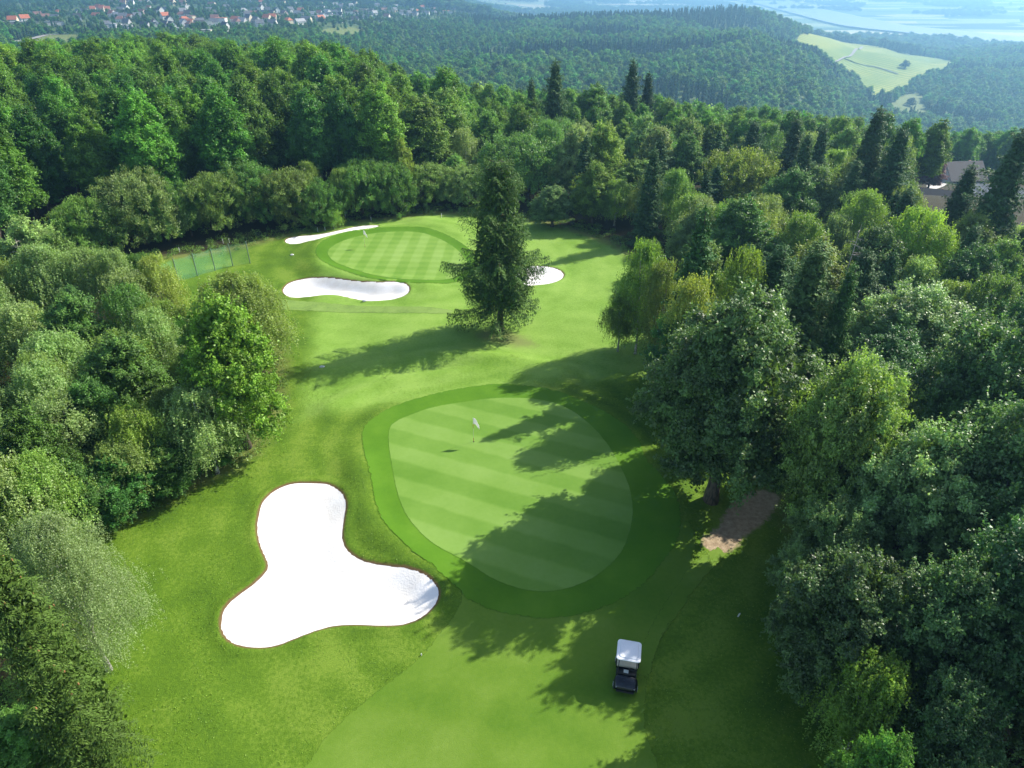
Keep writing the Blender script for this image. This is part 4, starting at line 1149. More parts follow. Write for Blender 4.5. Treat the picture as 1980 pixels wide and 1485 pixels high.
def far_mask(X, Y, Z, grow=6):
    px, py = pix(X, Y, Z)
    k = np.ones(len(X), bool)
    for P in (FIELD1, FIELD2, MEADOW, MEAD2):
        k &= ~(poly_in(P, px, py))
    return k, px, py
X, Y = hexpts(345, 1500, -1.0, 1.0, 8.6, g)
Z = ground_z(X, Y)
k, px, py = far_mask(X, Y, Z)
vil = poly_in(VILL, px, py)
k &= ~vil
X1, Y1, Z1 = X[k], Y[k], Z[k]
s = g.uniform(0.5, 0.85, len(X1)) * np.where((px[k] < 1000) & (py[k] < 130), 0.72, 1.0)
con = vnoise(X1, Y1, 110, 11) + (X1 / Y1 < 0.3) * (X1 / Y1 > -.05) * (Y1 > 850) * 0.55 > 0.45
forest("forest", np.stack([X1, Y1, Z1 - 0.5], 1)[~con], (np.stack([s * 1.25, s * 1.25, s * 0.95], 1))[~con], D_LEAF, (0.055, 0.13, 0.032), "hazy forest covering the hills across the valley", "forest")
forest("forest", np.stack([X1, Y1, Z1 - 0.5], 1)[con], (np.stack([s * 1.2, s * 1.2, s * 1.1], 1))[con], [D_FIR], (0.026, 0.065, 0.026), "dark conifer stands on the hills across the valley", "forest")
# trees between the village houses
k = vil & (g.random(len(X)) < 0.45)
XV, YV, ZV = X[k], Y[k], Z[k]
# farther country: belts and copses in the river plain
X2, Y2 = hexpts(1500, 6500, -0.8, 0.85, 26, g)
Z2 = ground_z(X2, Y2)
k2 = (vnoise(X2, Y2 * 0.7, 260, 21) + 0.5 * vnoise(X2, Y2, 90, 22) > np.where(Y2 < 2100, -0.55, 0.42)) & ~((Y2 > 2150) & (Y2 < 2950) & (X2 / Y2 > 0.25) & (vnoise(X2, Y2, 200, 5) < .6))
for a_, b_ in ((1250, -18), (1380, -8), (1480, 3), (1520, 11), (1560, 20), (1595, 28), (1630, 36), (1665, 43), (1700, 50), (1750, 55), (1800, 60), (1850, 66), (1900, 72), (1990, 83)):
    q_ = at(a_, b_, -134); k2 &= np.hypot(X2 - q_[0], Y2 - q_[1]) > 190
s2 = g.uniform(0.9, 1.3, k2.sum())
forest("forest", np.stack([X2[k2], Y2[k2], Z2[k2] - 0.5], 1), np.stack([s2 * 2.2, s2 * 2.2, s2], 1), D_LEAF, (0.045, 0.10, 0.03), "tree belts and copses in the hazy river plain", "forest")

# ------------------------------------------------------------------ fields, river, roads far off
def far_sheet(name, ptspx, off, mat, s, z0, label=None):
    P = []
    for px_, py_ in ptspx:                      # meet the terrain along the view ray
        y = 450.0
        best = None
        while y < 7000:
            z = z_at(py_, y); x = x_at(px_, y, z)
            if float(macro(np.array([x]), np.array([y]))[0]) >= z:
                best = (x, y); break
            y *= 1.004
        P.append(best or at(px_, py_, z0))
    o = sheet(name, smooth_poly(P, s), off, mat, s)
    if label: o["label"] = label
    return o
m_vine, _, _ = turf("vineyard rows", [(0.14, 0.21, 0.02), (0.20, 0.27, 0.03), (0.32, 0.34, 0.06)], 0.006, 0.03, stripe=[(R(40), 15.0, 0.16), (R(128), 210.0, 0.12)], bump=0.4, mott=0.8)
m_mead, _, _ = turf("dry meadow", [(0.11, 0.15, 0.04), (0.15, 0.19, 0.05), (0.2, 0.22, 0.07)], 0.01, 0.05, bump=0.4, mott=0.8)
far_sheet("vineyard_field", FIELD1, 1.5, m_vine, 16, -80)
far_sheet("meadow", FIELD2, 1.5, m_mead, 12, -100)
far_sheet("meadow", MEADOW, 1.2, m_mead, 12, -16)
far_sheet("meadow", MEAD2, 1.2, m_mead, 12, -40)
m, n, l, b = new_mat("river water")
b.inputs["Base Color"].default_value = (0.28, 0.31, 0.3, 1); b.inputs["Roughness"].default_value = 0.28; b.inputs["Specular IOR Level"].default_value = 1.0
riv = [at(a, b_, -134) for a, b_ in ((1250, -18), (1380, -8), (1480, 3), (1560, 20), (1630, 36), (1700, 50), (1800, 60), (1900, 72), (1990, 83), (2150, 102))]
mid = smooth_poly(riv, 60, closed=False)
Wd = 110.0
tn = np.gradient(mid, axis=0); tn /= np.linalg.norm(tn, axis=1)[:, None]
nm_ = np.stack([-tn[:, 1], tn[:, 0]], 1)
ring = np.concatenate([mid + nm_ * Wd, (mid - nm_ * Wd)[::-1]])
rz = np.full(len(ring), -136.0)
nn_ = len(mid)
tag(link("river", py_mesh("river", [(p[0], p[1], -134.0) for p in ring], [(i, i + 1, 2 * nn_ - 2 - i, 2 * nn_ - 1 - i) for i in range(nn_ - 1)]), m), kind="structure")
m_road = plain("pale asphalt road", (0.3, 0.28, 0.25), 0.85, 0.08, 0.5)
def road(name, pts, wd, off, mat, step):
    mid = smooth_poly(pts, step, closed=False)
    tn = np.gradient(mid, axis=0); tn /= np.linalg.norm(tn, axis=1)[:, None]
    nm_ = np.stack([-tn[:, 1], tn[:, 0]], 1)
    A = mid + nm_ * wd / 2; B = mid - nm_ * wd / 2
    zc = ground_z(mid[:, 0], mid[:, 1]) + off
    vs_ = [(A[i][0], A[i][1], zc[i]) for i in range(len(mid))] + [(B[i][0], B[i][1], zc[i]) for i in range(len(mid))]
    q = len(mid)
    return tag(link(name, py_mesh(name, vs_, [(i, i + 1, q + i + 1, q + i) for i in range(q - 1)]), mat), kind="structure")
def farpt(px_, py_):
    y = 400.0
    while y < 7000:
        z = z_at(py_, y); x = x_at(px_, y, z)
        if float(macro(np.array([x]), np.array([y]))[0]) >= z: return (x, y)
        y *= 1.003
    return at(px_, py_, -20)
road("road", [farpt(-20, 94), farpt(40, 82), farpt(90, 71), farpt(150, 68)], 6, 1.4, m_road, 12)
road("farm_track", [farpt(1590, 116), farpt(1628, 115), farpt(1650, 103), farpt(1668, 92)], 5, 2.2, m_road, 14)
road("farm_track", [farpt(1632, 116), farpt(1690, 132), farpt(1752, 151)], 5, 2.2, plain("dark hedge-lined track", (0.09, 0.11, 0.06), 0.9), 14)
for (px_, py_, sz, lb) in ((1748, 135, 12, "single dark tree standing in the vineyard slope"), (1758, 208, 10, "lone small tree on the dry meadow below the vineyard")):
    q = farpt(px_, py_)
    tree('distant', q[0], q[1], sz, sz * 0.62, label=lb, var=1, col=(0.03, 0.08, 0.03))

# ------------------------------------------------------------------ houses
M['w_white'] = plain("white render", (0.78, 0.76, 0.72), 0.9, 0.05, 0.6)
M['w_cream'] = plain("cream render", (0.68, 0.6, 0.44), 0.9, 0.05, 0.6)
M['w_grey'] = plain("grey render", (0.45, 0.45, 0.44), 0.9, 0.05, 0.6)
M['w_rose'] = plain("rose render", (0.6, 0.46, 0.4), 0.9, 0.05, 0.6)
def roof_mat(name, c):
    m, n, l, b = new_mat(name)
    tc = N(n, "ShaderNodeTexCoord")
    br = N(n, "ShaderNodeTexBrick", i_Scale=3.0)
    br.inputs["Color1"].default_value = (*c, 1); br.inputs["Color2"].default_value = (*[q * 0.8 for q in c], 1); br.inputs["Mortar"].default_value = (*[q * 0.5 for q in c], 1)
    br.inputs["Mortar Size"].default_value = 0.015
    l.new(tc.outputs["Object"], br.inputs["Vector"]); l.new(br.outputs[0], b.inputs["Base Color"])
    b.inputs["Roughness"].default_value = 0.75
    return m
M['r_orange'] = roof_mat("orange roof tiles", (0.56, 0.17, 0.075))
M['r_brown'] = roof_mat("brown roof tiles", (0.25, 0.12, 0.09))
M['r_grey'] = roof_mat("slate roof", (0.13, 0.14, 0.16))
M['r_dark'] = roof_mat("dark roof tiles", (0.06, 0.055, 0.06))
M['r_pale'] = roof_mat("pale grey roof", (0.42, 0.42, 0.42))
M['glass'] = plain("window glass", (0.03, 0.035, 0.045), 0.15, 0.0)
M['whitep'] = plain("white painted trim", (0.75, 0.74, 0.72), 0.5, 0.03)

def house_meshes(L, Wd, Eh, Rh, hip=0.0, flat=False):
    """walls and roof; length along x, gables at the ends"""
    bm = bmesh.new()
    x, y = L / 2, Wd / 2
    v = [bm.verts.new(p) for p in [(-x, -y, -3), (x, -y, -3), (x, y, -3), (-x, y, -3), (-x, -y, Eh), (x, -y, Eh), (x, y, Eh), (-x, y, Eh)]]
    for f in ((0, 1, 5, 4), (2, 3, 7, 6)): bm.faces.new([v[i] for i in f])
    if flat or hip:
        for f in ((1, 2, 6, 5), (3, 0, 4, 7), (4, 5, 6, 7)): bm.faces.new([v[i] for i in f])
    else:
        a = bm.verts.new((x, 0, Eh + Rh - 0.05)); b_ = bm.verts.new((-x, 0, Eh + Rh - 0.05))
        bm.faces.new([v[1], v[2], v[6], a, v[5]]); bm.faces.new([v[3], v[0], v[4], b_, v[7]])
    wm = bm_mesh("house wall", bm)
    bm = bmesh.new()
    o = 0.5
    if flat:
        b_box(bm, -x - 0.3, x + 0.3, -y - 0.3, y + 0.3, Eh + 0.003, Eh + 0.4)
    else:
        ex = x + (0.35 if not hip else o)
        k = Rh / y
        zl = Eh - o * k
        rx = x + 0.35 - (hip * x if hip else 0)
        th = 0.22
        for sg in (-1, 1):
            pts = [(-ex, sg * (y + o), zl), (ex, sg * (y + o), zl), (rx, 0, Eh + Rh), (-rx, 0, Eh + Rh)]
            lo = [bm.verts.new(p) for p in pts]; hi = [bm.verts.new((p[0], p[1], p[2] + th)) for p in pts]
            bm.faces.new(lo[::-1] if sg < 0 else lo); bm.faces.new(hi if sg < 0 else hi[::-1])
            for i in range(4):
                bm.faces.new((lo[i], lo[(i + 1) % 4], hi[(i + 1) % 4], hi[i]))
        if hip:
            for sg in (-1, 1):
                p = [(sg * ex, -(y + o), zl + th), (sg * ex, y + o, zl + th), (sg * rx, 0, Eh + Rh + th)]
                bm.faces.new([bm.verts.new(q) for q in p])
    rm = bm_mesh("house roof", bm)
    return wm, rm

bm = bmesh.new(); b_box(bm, -0.55, 0.55, -0.06, 0.04, -0.65, 0.65); WIN = bm_mesh("house window", bm); WIN.materials.append(M['glass'])
bm = bmesh.new(); b_box(bm, -0.35, 0.35, -0.3, 0.3, 0, 1.3, 0.03, 1); CHI = bm_mesh("house chimney", bm); CHI.materials.append(M['r_brown'])
HPRO = {}
for k, (L, Wd, Eh, Rh, hip, flat) in {'gable': (11, 9, 4.8, 4.2, 0, False), 'wide': (15, 9, 4.2, 3.4, 0, False), 'tall': (9, 8.5, 6.0, 4.6, 0, False), 'hip': (11, 10, 4.4, 3.4, 0.45, False), 'flat': (14, 9, 5.6, 0, 0, True), 'long': (40, 10, 4.0, 0, 0, True)}.items():
    for wc in ('w_white', 'w_cream', 'w_grey', 'w_rose'):
        for rc in ('r_orange', 'r_brown', 'r_grey', 'r_dark', 'r_pale'):
            HPRO[(k, wc, rc)] = None
    HPRO[k] = (L, Wd, Eh, Rh, hip, flat)
NHOUSE = [0]
def house(x, y, kind, wc, rc, rot, label, group, s=1.0, windows=4, z=None):
    L, Wd, Eh, Rh, hip, flat = HPRO[kind]
    if HPRO[(kind, wc, rc)] is None:
        wm, rm = house_meshes(L, Wd, Eh, Rh, hip, flat)
        wm.materials.append(M[wc]); rm.materials.append(M[rc])
        HPRO[(kind, wc, rc)] = (wm, rm)
    wm, rm = HPRO[(kind, wc, rc)]
    e = empty("house", (x, y, gz(x, y) if z is None else z), rot, label, "house", group)
    e.scale = (s, s, s)
    link("wall", wm, parent=e)
    r_ = link("roof", rm, parent=e)
    if not flat:
        c = link("chimney", CHI, parent=r_, loc=(L * 0.22, 0.9, Eh + Rh * 0.72))
    spots = [(-L * .28, -Wd / 2, 1.6, 0), (L * .28, -Wd / 2, 1.6, 0), (-L * .28, -Wd / 2, 4.0 if Eh > 4.6 else 1.6, 0), (-L / 2, 0, 3.2, -90), (-L / 2, -Wd * .25, 1.5, -90), (L / 2, Wd * .1, 3.2, 90)]
    if Eh <= 4.6: spots[2] = (0, -Wd / 2, 1.6, 0)
    for (wx, wy, wz, wr) in spots[:windows]:
        link("window", WIN, parent=e, loc=(wx, wy, wz), rotz=R(wr))
    NHOUSE[0] += 1
    return e

WCN = {'w_white': 'white', 'w_cream': 'cream', 'w_grey': 'grey', 'w_rose': 'pinkish'}
RCN = {'r_orange': 'orange', 'r_brown': 'brown', 'r_grey': 'slate grey', 'r_dark': 'dark', 'r_pale': 'pale'}
KN = {'gable': 'gabled', 'wide': 'wide', 'tall': 'tall gabled', 'hip': 'hip-roofed', 'flat': 'flat-roofed', 'long': 'very long flat-roofed'}
g = rg(500)
VH = []
def c0(lst, ox, oy, sc): return [(ox + a / sc, oy + b_ / sc, *r_) for (a, b_, *r_) in lst]
VH += c0([(165, 275, 'gable', 'w_cream', 'r_orange'), (300, 255, 'gable', 'w_white', 'r_orange'), (450, 210, 'gable', 'w_rose', 'r_brown'), (545, 240, 'gable', 'w_white', 'r_brown'), (690, 170, 'hip', 'w_white', 'r_orange'),
          (650, 250, 'gable', 'w_white', 'r_grey'), (915, 255, 'tall', 'w_white', 'r_dark'), (910, 175, 'gable', 'w_white', 'r_grey'), (990, 165, 'gable', 'w_white', 'r_grey'), (1090, 150, 'tall', 'w_cream', 'r_orange'),
          (1150, 125, 'tall', 'w_cream', 'r_orange'), (1195, 135, 'tall', 'w_cream', 'r_orange'), (1260, 150, 'tall', 'w_white', 'r_orange'), (1130, 210, 'wide', 'w_cream', 'r_orange'), (1390, 170, 'wide', 'w_white', 'r_brown'),
          (1510, 230, 'wide', 'w_grey', 'r_orange'), (1310, 50, 'gable', 'w_white', 'r_dark'), (1440, 60, 'gable', 'w_cream', 'r_brown'), (1525, 55, 'gable', 'w_white', 'r_grey'), (1730, 60, 'tall', 'w_white', 'r_grey'),
          (1740, 130, 'gable', 'w_white', 'r_orange'), (1460, 120, 'gable', 'w_white', 'r_grey'), (1650, 170, 'wide', 'w_rose', 'r_brown'), (1865, 150, 'gable', 'w_white', 'r_dark'), (1940, 145, 'gable', 'w_white', 'r_grey'),
          (1350, 335, 'flat', 'w_white', 'r_pale'), (1490, 355, 'flat', 'w_white', 'r_pale'), (1700, 345, 'gable', 'w_grey', 'r_dark'), (1810, 350, 'gable', 'w_grey', 'r_grey'), (1920, 330, 'gable', 'w_white', 'r_dark'), (530, 300, 'long', 'w_grey', 'r_grey'), (120, 300, 'long', 'w_rose', 'r_pale')], 0, 0, 6)
VH += c0([(130, 50, 'gable', 'w_rose', 'r_brown'), (300, 30, 'gable', 'w_white', 'r_grey'), (20, 45, 'gable', 'w_cream', 'r_brown'), (430, 65, 'wide', 'w_cream', 'r_brown'), (560, 65, 'wide', 'w_white', 'r_pale'), (690, 40, 'wide', 'w_white', 'r_grey'),
          (1190, 35, 'wide', 'w_white', 'r_pale'), (1330, 20, 'wide', 'w_white', 'r_grey'), (320, 290, 'gable', 'w_cream', 'r_dark'), (360, 370, 'flat', 'w_cream', 'r_pale'), (200, 370, 'flat', 'w_white', 'r_pale'), (60, 350, 'flat', 'w_white', 'r_pale'), (15, 300, 'gable', 'w_white', 'r_dark'),
          (575, 325, 'tall', 'w_white', 'r_dark'), (680, 230, 'wide', 'w_white', 'r_orange'), (880, 235, 'wide', 'w_grey', 'r_grey'), (925, 280, 'gable', 'w_white', 'r_grey'), (1060, 210, 'gable', 'w_cream', 'r_orange'), (1060, 275, 'gable', 'w_white', 'r_grey'), (1220, 245, 'hip', 'w_cream', 'r_orange'),
          (1340, 255, 'wide', 'w_white', 'r_pale'), (1100, 130, 'gable', 'w_white', 'r_grey'), (1180, 165, 'gable', 'w_rose', 'r_brown'), (1240, 125, 'gable', 'w_white', 'r_grey'), (1310, 165, 'gable', 'w_grey', 'r_grey'), (1350, 135, 'gable', 'w_cream', 'r_orange'), (1470, 175, 'gable', 'w_white', 'r_grey'), (1540, 170, 'tall', 'w_white', 'r_brown'),
          (1620, 140, 'wide', 'w_white', 'r_pale'), (1560, 100, 'wide', 'w_grey', 'r_grey'), (1870, 90, 'tall', 'w_white', 'r_pale'), (1750, 45, 'wide', 'w_white', 'r_grey'), (1740, 230, 'wide', 'w_white', 'r_grey'), (1910, 230, 'gable', 'w_white', 'r_dark'), (1660, 205, 'wide', 'w_grey', 'r_pale')], 330, 0, 5.35)
VH += c0([(70, 85, 'gable', 'w_white', 'r_pale'), (40, 105, 'wide', 'w_white', 'r_grey'), (210, 92, 'wide', 'w_grey', 'r_pale'), (290, 85, 'wide', 'w_grey', 'r_grey'), (300, 30, 'wide', 'w_white', 'r_brown'), (330, 50, 'gable', 'w_white', 'r_orange'), (200, 22, 'gable', 'w_white', 'r_orange'),
          (470, 50, 'gable', 'w_white', 'r_grey'), (540, 75, 'gable', 'w_white', 'r_pale'), (590, 62, 'gable', 'w_white', 'r_grey'), (690, 92, 'gable', 'w_white', 'r_pale'), (820, 82, 'wide', 'w_white', 'r_grey'), (980, 50, 'gable', 'w_white', 'r_orange'), (930, 60, 'wide', 'w_grey', 'r_brown')], 700, 0, 2.83)
base_n = len(VH)
tr_ = 0
while len(VH) < base_n + 165 and tr_ < 9000:
    tr_ += 1
    px_, py_ = g.uniform(200, 1030) if len(VH) % 3 else g.uniform(600, 1030), g.uniform(-4, 62)
    if py_ > 62 - (px_ - 200) * 0.042: continue
    if any(abs(px_ - q[0]) < 9 and abs(py_ - q[1]) < 3.6 for q in VH): continue
    VH.append((px_, py_, ['gable', 'gable', 'wide', 'tall', 'hip', 'flat'][g.integers(6)], ['w_white', 'w_white', 'w_cream', 'w_grey'][g.integers(4)], ['r_grey', 'r_dark', 'r_brown', 'r_orange', 'r_pale', 'r_grey'][g.integers(6)]))
HP = []
for i, (px_, py_, k, wc, rc) in enumerate(VH):
    x, y = farpt(px_, py_)
    HP.append((x, y))
    s_ = 0.8 if k in ('long', 'flat') else 0.76
    pos = "left end" if px_ < 130 else "left part" if px_ < 330 else "middle" if px_ < 620 else "right part" if px_ < 800 else "right end"
    row = "upper rows" if py_ < 18 else "middle rows" if py_ < 38 else "lowest row"
    nn_lab = f"{WCN[wc]} {KN[k]} house, {RCN[rc]} roof, {row}, {pos} of the far village"
    house(x, y, k, wc, rc, g.uniform(-0.9, 0.9), nn_lab, "houses of the far village", s_, windows=3)
HP = np.array(HP)
d_ = np.min(np.hypot(XV[:, None] - HP[None, :, 0], (YV[:, None] - HP[None, :, 1]) * 0.6), axis=1)
kk = (d_ > 8.5)
XV, YV, ZV = XV[kk], YV[kk], ZV[kk]
s = g.uniform(0.28, 0.52, len(XV))
forest("village_trees", np.stack([XV, YV, ZV - 0.3], 1), np.stack([s * 1.2, s * 1.2, s], 1), D_LEAF + [D_FIR], (0.045, 0.105, 0.03), "garden trees and hedges between the far village houses", "trees")

# houses on the right behind the conifers
def npt(px_, py_):
    y = 138.0
    while y < 400:
        z = z_at(py_, y); x = x_at(px_, y, z)
        if gz(x, y) >= z: return (x, y)
        y += 1
    return at(px_, py_, -10)
for px_, py_, k, wc, rc, ro, lb, s_ in [
    (1922, 385, 'wide', 'w_grey', 'r_pale', R(-25), "large house with pale grey roof near the right picture edge", 0.6),
    (1975, 352, 'gable', 'w_rose', 'r_brown', R(60), "house with brown roof half outside the right picture edge", 1.0),
    (1852, 388, 'wide', 'w_grey', 'r_grey', R(-20), "low house with slate grey roof below the driveway", 0.42),
    (1790, 418, 'wide', 'w_white', 'r_dark', R(-24), "long house with near-black roof half hidden by a birch", 0.45),
    (1860, 326, 'gable', 'w_grey', 'r_dark', R(5), "small far house with dark roof beyond the driveway", 0.8),
    (1845, 340, 'wide', 'w_white', 'r_brown', R(0), "garage with brown roof at the end of the driveway", 0.45),
    (1605, 345, 'gable', 'w_white', 'r_dark', R(30), "white house glimpsed between the spruces", 0.9),
    (1110, 300, 'wide', 'w_white', 'r_pale', R(10), "pale low building glimpsed behind the tall spruce's trunk", 0.6)]:
    x, y = npt(px_, py_)
    house(x, y, k, wc, rc, ro, lb, "houses beyond the right wood", s_, windows=6, z=gz(x, y) - (2.2 if px_ > 1700 else 0))
P4 = [npt(1795, 352), npt(1812, 338), npt(1836, 340), npt(1834, 352), npt(1815, 365), npt(1795, 365)]
sheet("driveway", smooth_poly(P4, 1.0), 0.06, plain("pale paving", (0.5, 0.47, 0.43), 0.9, 0.06, 1.0), 1.5)
print("houses:", NHOUSE[0])

# parked van at the end of the driveway
def simple_car(x, y, rot, body, label):
    e = empty("parked_car", (x, y, gz(x, y) + 0.06), rot, label, "car")
    bm = bmesh.new(); b_box(bm, -2.1, 2.1, -0.85, 0.85, 0.3, 0.95, 0.15, 2)
    prof = [(-1.75, 0.93), (-1.35, 1.45), (0.45, 1.48), (1.15, 0.93)]
    a = [bm.verts.new((px_, -0.74 + (0.12 if z > 1 else 0), z)) for px_, z in prof]; b_ = [bm.verts.new((px_, 0.74 - (0.12 if z > 1 else 0), z)) for px_, z in prof]
    bm.faces.new(a); bm.faces.new(b_[::-1])
    for i in range(3): bm.faces.new((a[i], b_[i], b_[i + 1], a[i + 1]))
    link("body", bm_mesh("car body", bm), body, e)
    bm = bmesh.new(); b_box(bm, -0.35, 0.35, -0.66, 0.66, -0.02, 0.02, 0.01, 1)
    me = bm_mesh("car windscreen", bm); me.materials.append(M['glass'])
    o = link("windscreen", me, parent=e, loc=(0.83, 0, 1.23)); o.rotation_euler = (0, R(38), 0)
    bm = bmesh.new(); bmesh.ops.create_cone(bm, cap_ends=True, segments=16, radius1=0.32, radius2=0.32, depth=0.2, matrix=Matrix.Rotation(R(90), 4, 'X'))
    wme = bm_mesh("car wheel", bm); wme.materials.append(plain("car tyre", (0.02, 0.02, 0.02), 0.8))
    for sx in (-1.3, 1.3):
        for sy in (-0.8, 0.8): link("wheel", wme, parent=e, loc=(sx, sy, 0.32))
x, y = npt(1832, 342); simple_car(x, y, R(70), plain("dark red car paint", (0.35, 0.02, 0.02), 0.3), "dark red car parked at the end of the driveway")
x, y = npt(1828, 337); simple_car(x - 1.5, y + 2, R(80), plain("white car paint", (0.75, 0.75, 0.75), 0.3), "white car parked beside the garage")

# ------------------------------------------------------------------ green net fence
bases = [(483.5, 508), (450, 512), (416, 522), (382, 533), (346, 545), (312, 556)]
BP = [at(a, b_, 0.0) for a, b_ in bases]
fe = empty("net_fence", (BP[0][0], BP[0][1], gz(*BP[0])), 0, "green net fence on slim posts behind the left grove", "fence")
M['post'] = plain("grey green metal post", (0.16, 0.22, 0.19), 0.5, 0.1)
zf = [gz(*p) for p in BP]
HF = 2.75
for i, p in enumerate(BP):
    bm = bmesh.new(); b_tube(bm, [(0, 0, -0.1), (0, 0, HF + 0.1)], 0.055, 8)
    link("post", bm_mesh("fence post", bm), M['post'], fe, (p[0] - BP[0][0], p[1] - BP[0][1], zf[i] - zf[0]))
m, n, l, b = new_mat("green netting")
b.inputs["Base Color"].default_value = (0.20, 0.62, 0.38, 1); b.inputs["Roughness"].default_value = 0.7
tp = N(n, "ShaderNodeBsdfTransparent"); mx = N(n, "ShaderNodeMixShader", i_0=0.22)
l.new(tp.outputs[0], mx.inputs[1]); l.new(b.outputs[0], mx.inputs[2]); l.new(mx.outputs[0], n["Material Output"].inputs["Surface"])
M['net'] = m
for i in range(len(BP) - 1):
    vs_, fs_ = [], []
    nu, nv = 10, 5
    for a in range(nu + 1):
        t = a / nu
        for c in range(nv + 1):
            u = c / nv
            sag = 0.12 * math.sin(math.pi * t) * u
            vs_.append((BP[i][0] * (1 - t) + BP[i + 1][0] * t - BP[0][0] + 0.06 * math.sin(t * 7 + c), BP[i][1] * (1 - t) + BP[i + 1][1] * t - BP[0][1] + 0.08 * math.sin(math.pi * t) * math.sin(u * 3),
                        (zf[i] * (1 - t) + zf[i + 1] * t) - zf[0] + 0.03 + (HF - 0.05 - sag) * u))
    for a in range(nu):
        for c in range(nv):
            k = a * (nv + 1) + c
            fs_.append((k, k + 1, k + nv + 2, k + nv + 1))
    link("netting", py_mesh("fence netting", vs_, fs_, True), M['net'], fe)

# ------------------------------------------------------------------ flagsticks, hole, markers, stakes
M['pole'] = plain("flagstick white", (0.7, 0.68, 0.6), 0.4, 0.02)
M['poler'] = plain("flagstick red band", (0.45, 0.05, 0.03), 0.4, 0.02)
M['flag'] = plain("white flag cloth", (0.82, 0.82, 0.82), 0.8, 0.02)
fn = M['flag'].node_tree
ft = fn.nodes.new("ShaderNodeBsdfTranslucent"); ft.inputs[0].default_value = (0.9, 0.9, 0.9, 1)
fx_ = fn.nodes.new("ShaderNodeMixShader"); fx_.inputs[0].default_value = 0.5
fn.links.new(fn.nodes["Principled BSDF"].outputs[0], fx_.inputs[1]); fn.links.new(ft.outputs[0], fx_.inputs[2])
fn.links.new(fx_.outputs[0], fn.nodes["Material Output"].inputs["Surface"])
M['cup'] = plain("cup rim", (0.03, 0.03, 0.03), 0.8)
def flagstick(px_, py_, zg, label, rot):
    x, y = at(px_, py_, zg)
    e = empty("flagstick", (x, y, gz(x, y) + 0.055), rot, label, "flagstick", "flagsticks on the greens")
    for i, (z0, z1, mt) in enumerate([(0.0, 0.45, 'cup'), (0.45, 1.25, 'pole'), (1.25, 1.6, 'poler'), (1.6, 2.2, 'pole')]):
        pass
    bm = bmesh.new()
    b_tube(bm, [(0, 0, 0), (0, 0, 2.2)], [0.013, 0.009], 8)
    for z0, z1 in ((1.25, 1.6), (0.0, 0.35)):
        b_tube(bm, [(0, 0, z0), (0, 0, z1)], 0.0155, 8)
    me = bm_mesh("flagstick pole", bm, True); me.materials.append(M['pole']); me.materials.append(M['poler'])
    for p in me.polygons:
        r_ = max(math.hypot(me.vertices[i].co.x, me.vertices[i].co.y) for i in p.vertices)
        if r_ > 0.0148: p.material_index = 1
    link("pole", me, parent=e)
    vs_, fs_ = [], []
    nu, nv = 10, 6
    for a in range(nu + 1):
        t = a / nu
        for c in range(nv + 1):
            u = c / nv
            hgt = 0.55 * (1 - t * 0.25)
            vs_.append((0.012 + 0.5 * t, 0.06 * math.sin(t * 6) * t ** 0.5 + 0.02 * math.sin(u * 5 + t * 4), 2.18 - t * t * 0.42 - hgt * u - 0.1 * t))
    for a in range(nu):
        for c in range(nv):
            k = a * (nv + 1) + c
            fs_.append((k, k + 1, k + nv + 2, k + nv + 1))
    fm = py_mesh("flag cloth", vs_, fs_, True)
    fo = link("flag", fm, M['flag'], e)
    sm = fo.modifiers.new("thickness", 'SOLIDIFY'); sm.thickness = 0.004
    bm = bmesh.new(); bmesh.ops.create_cone(bm, cap_ends=True, segments=20, radius1=0.06, radius2=0.06, depth=0.01)
    link("cup", bm_mesh("hole cup", bm), M['cup'], e, (0, 0, 0.002))
flagstick(916, 855, ZG1, "flagstick with white flag on the near putting green", R(-22))
flagstick(706, 478, ZG2, "flagstick with white flag on the far striped green", R(-25))

def marker(px_, py_, label):
    x, y = at(px_, py_)
    bm = bmesh.new()
    bmesh.ops.create_uvsphere(bm, u_segments=16, v_segments=8, radius=1.0)
    for v in bm.verts:
        v.co.x *= 0.26; v.co.y *= 0.2; v.co.z = max(v.co.z, -0.3) * 0.11
        v.co *= 1 + 0.08 * math.sin(v.co.x * 30) * math.cos(v.co.y * 25)
    tag(link("marker_stone", bm_mesh("marker stone", bm, True), M['flag'], None, (x, y, gz(x, y) + 0.035)), label, "marker", "white marker stones on the grass")
marker(565, 495, "white marker stone left of the far green")
marker(705, 582, "white marker stone just below the long curved bunker")
marker(623, 712, "white marker stone at the tip of the lone spruce's shadow")

def stake(px_, py_, h_, label, mat, tilt=0.0):
    x, y = at(px_, py_)
    bm = bmesh.new(); b_box(bm, -0.03, 0.03, -0.03, 0.03, -0.1, h_, 0.006, 1)
    bmesh.ops.create_cone(bm, cap_ends=True, segments=4, radius1=0.042, radius2=0.0, depth=0.1, matrix=Matrix.Translation((0, 0, h_ + 0.045)) @ Matrix.Rotation(R(45), 4, 'Z'))
    o = link("boundary_stake", bm_mesh("boundary stake", bm), mat, None, (x, y, gz(x, y)))
    o.rotation_euler = (0, tilt, 0.3)
    tag(o, label, "stake", "boundary stakes around the course")
for px_, py_, lb in ((718, 428, "stake right of the thin slanting bunker's tip"), (629, 447, "stake behind the middle of the thin slanting bunker"), (615, 450, "stake left of the one behind the thin bunker"), (854, 424, "stake behind the far green near the lone spruce"),
                     (432, 471, "stake by the weeds behind the net fence, right one"), (444, 470, "stake by the weeds behind the net fence's end post"), (348, 489, "stake at the weeds behind the net fence, left one")):
    stake(px_, py_, 0.6, lb, M['flag'])
stake(1427, 1192, 0.2, "leaning pale stake in the shaded grass right of the golf cart", M['pole'], R(20))
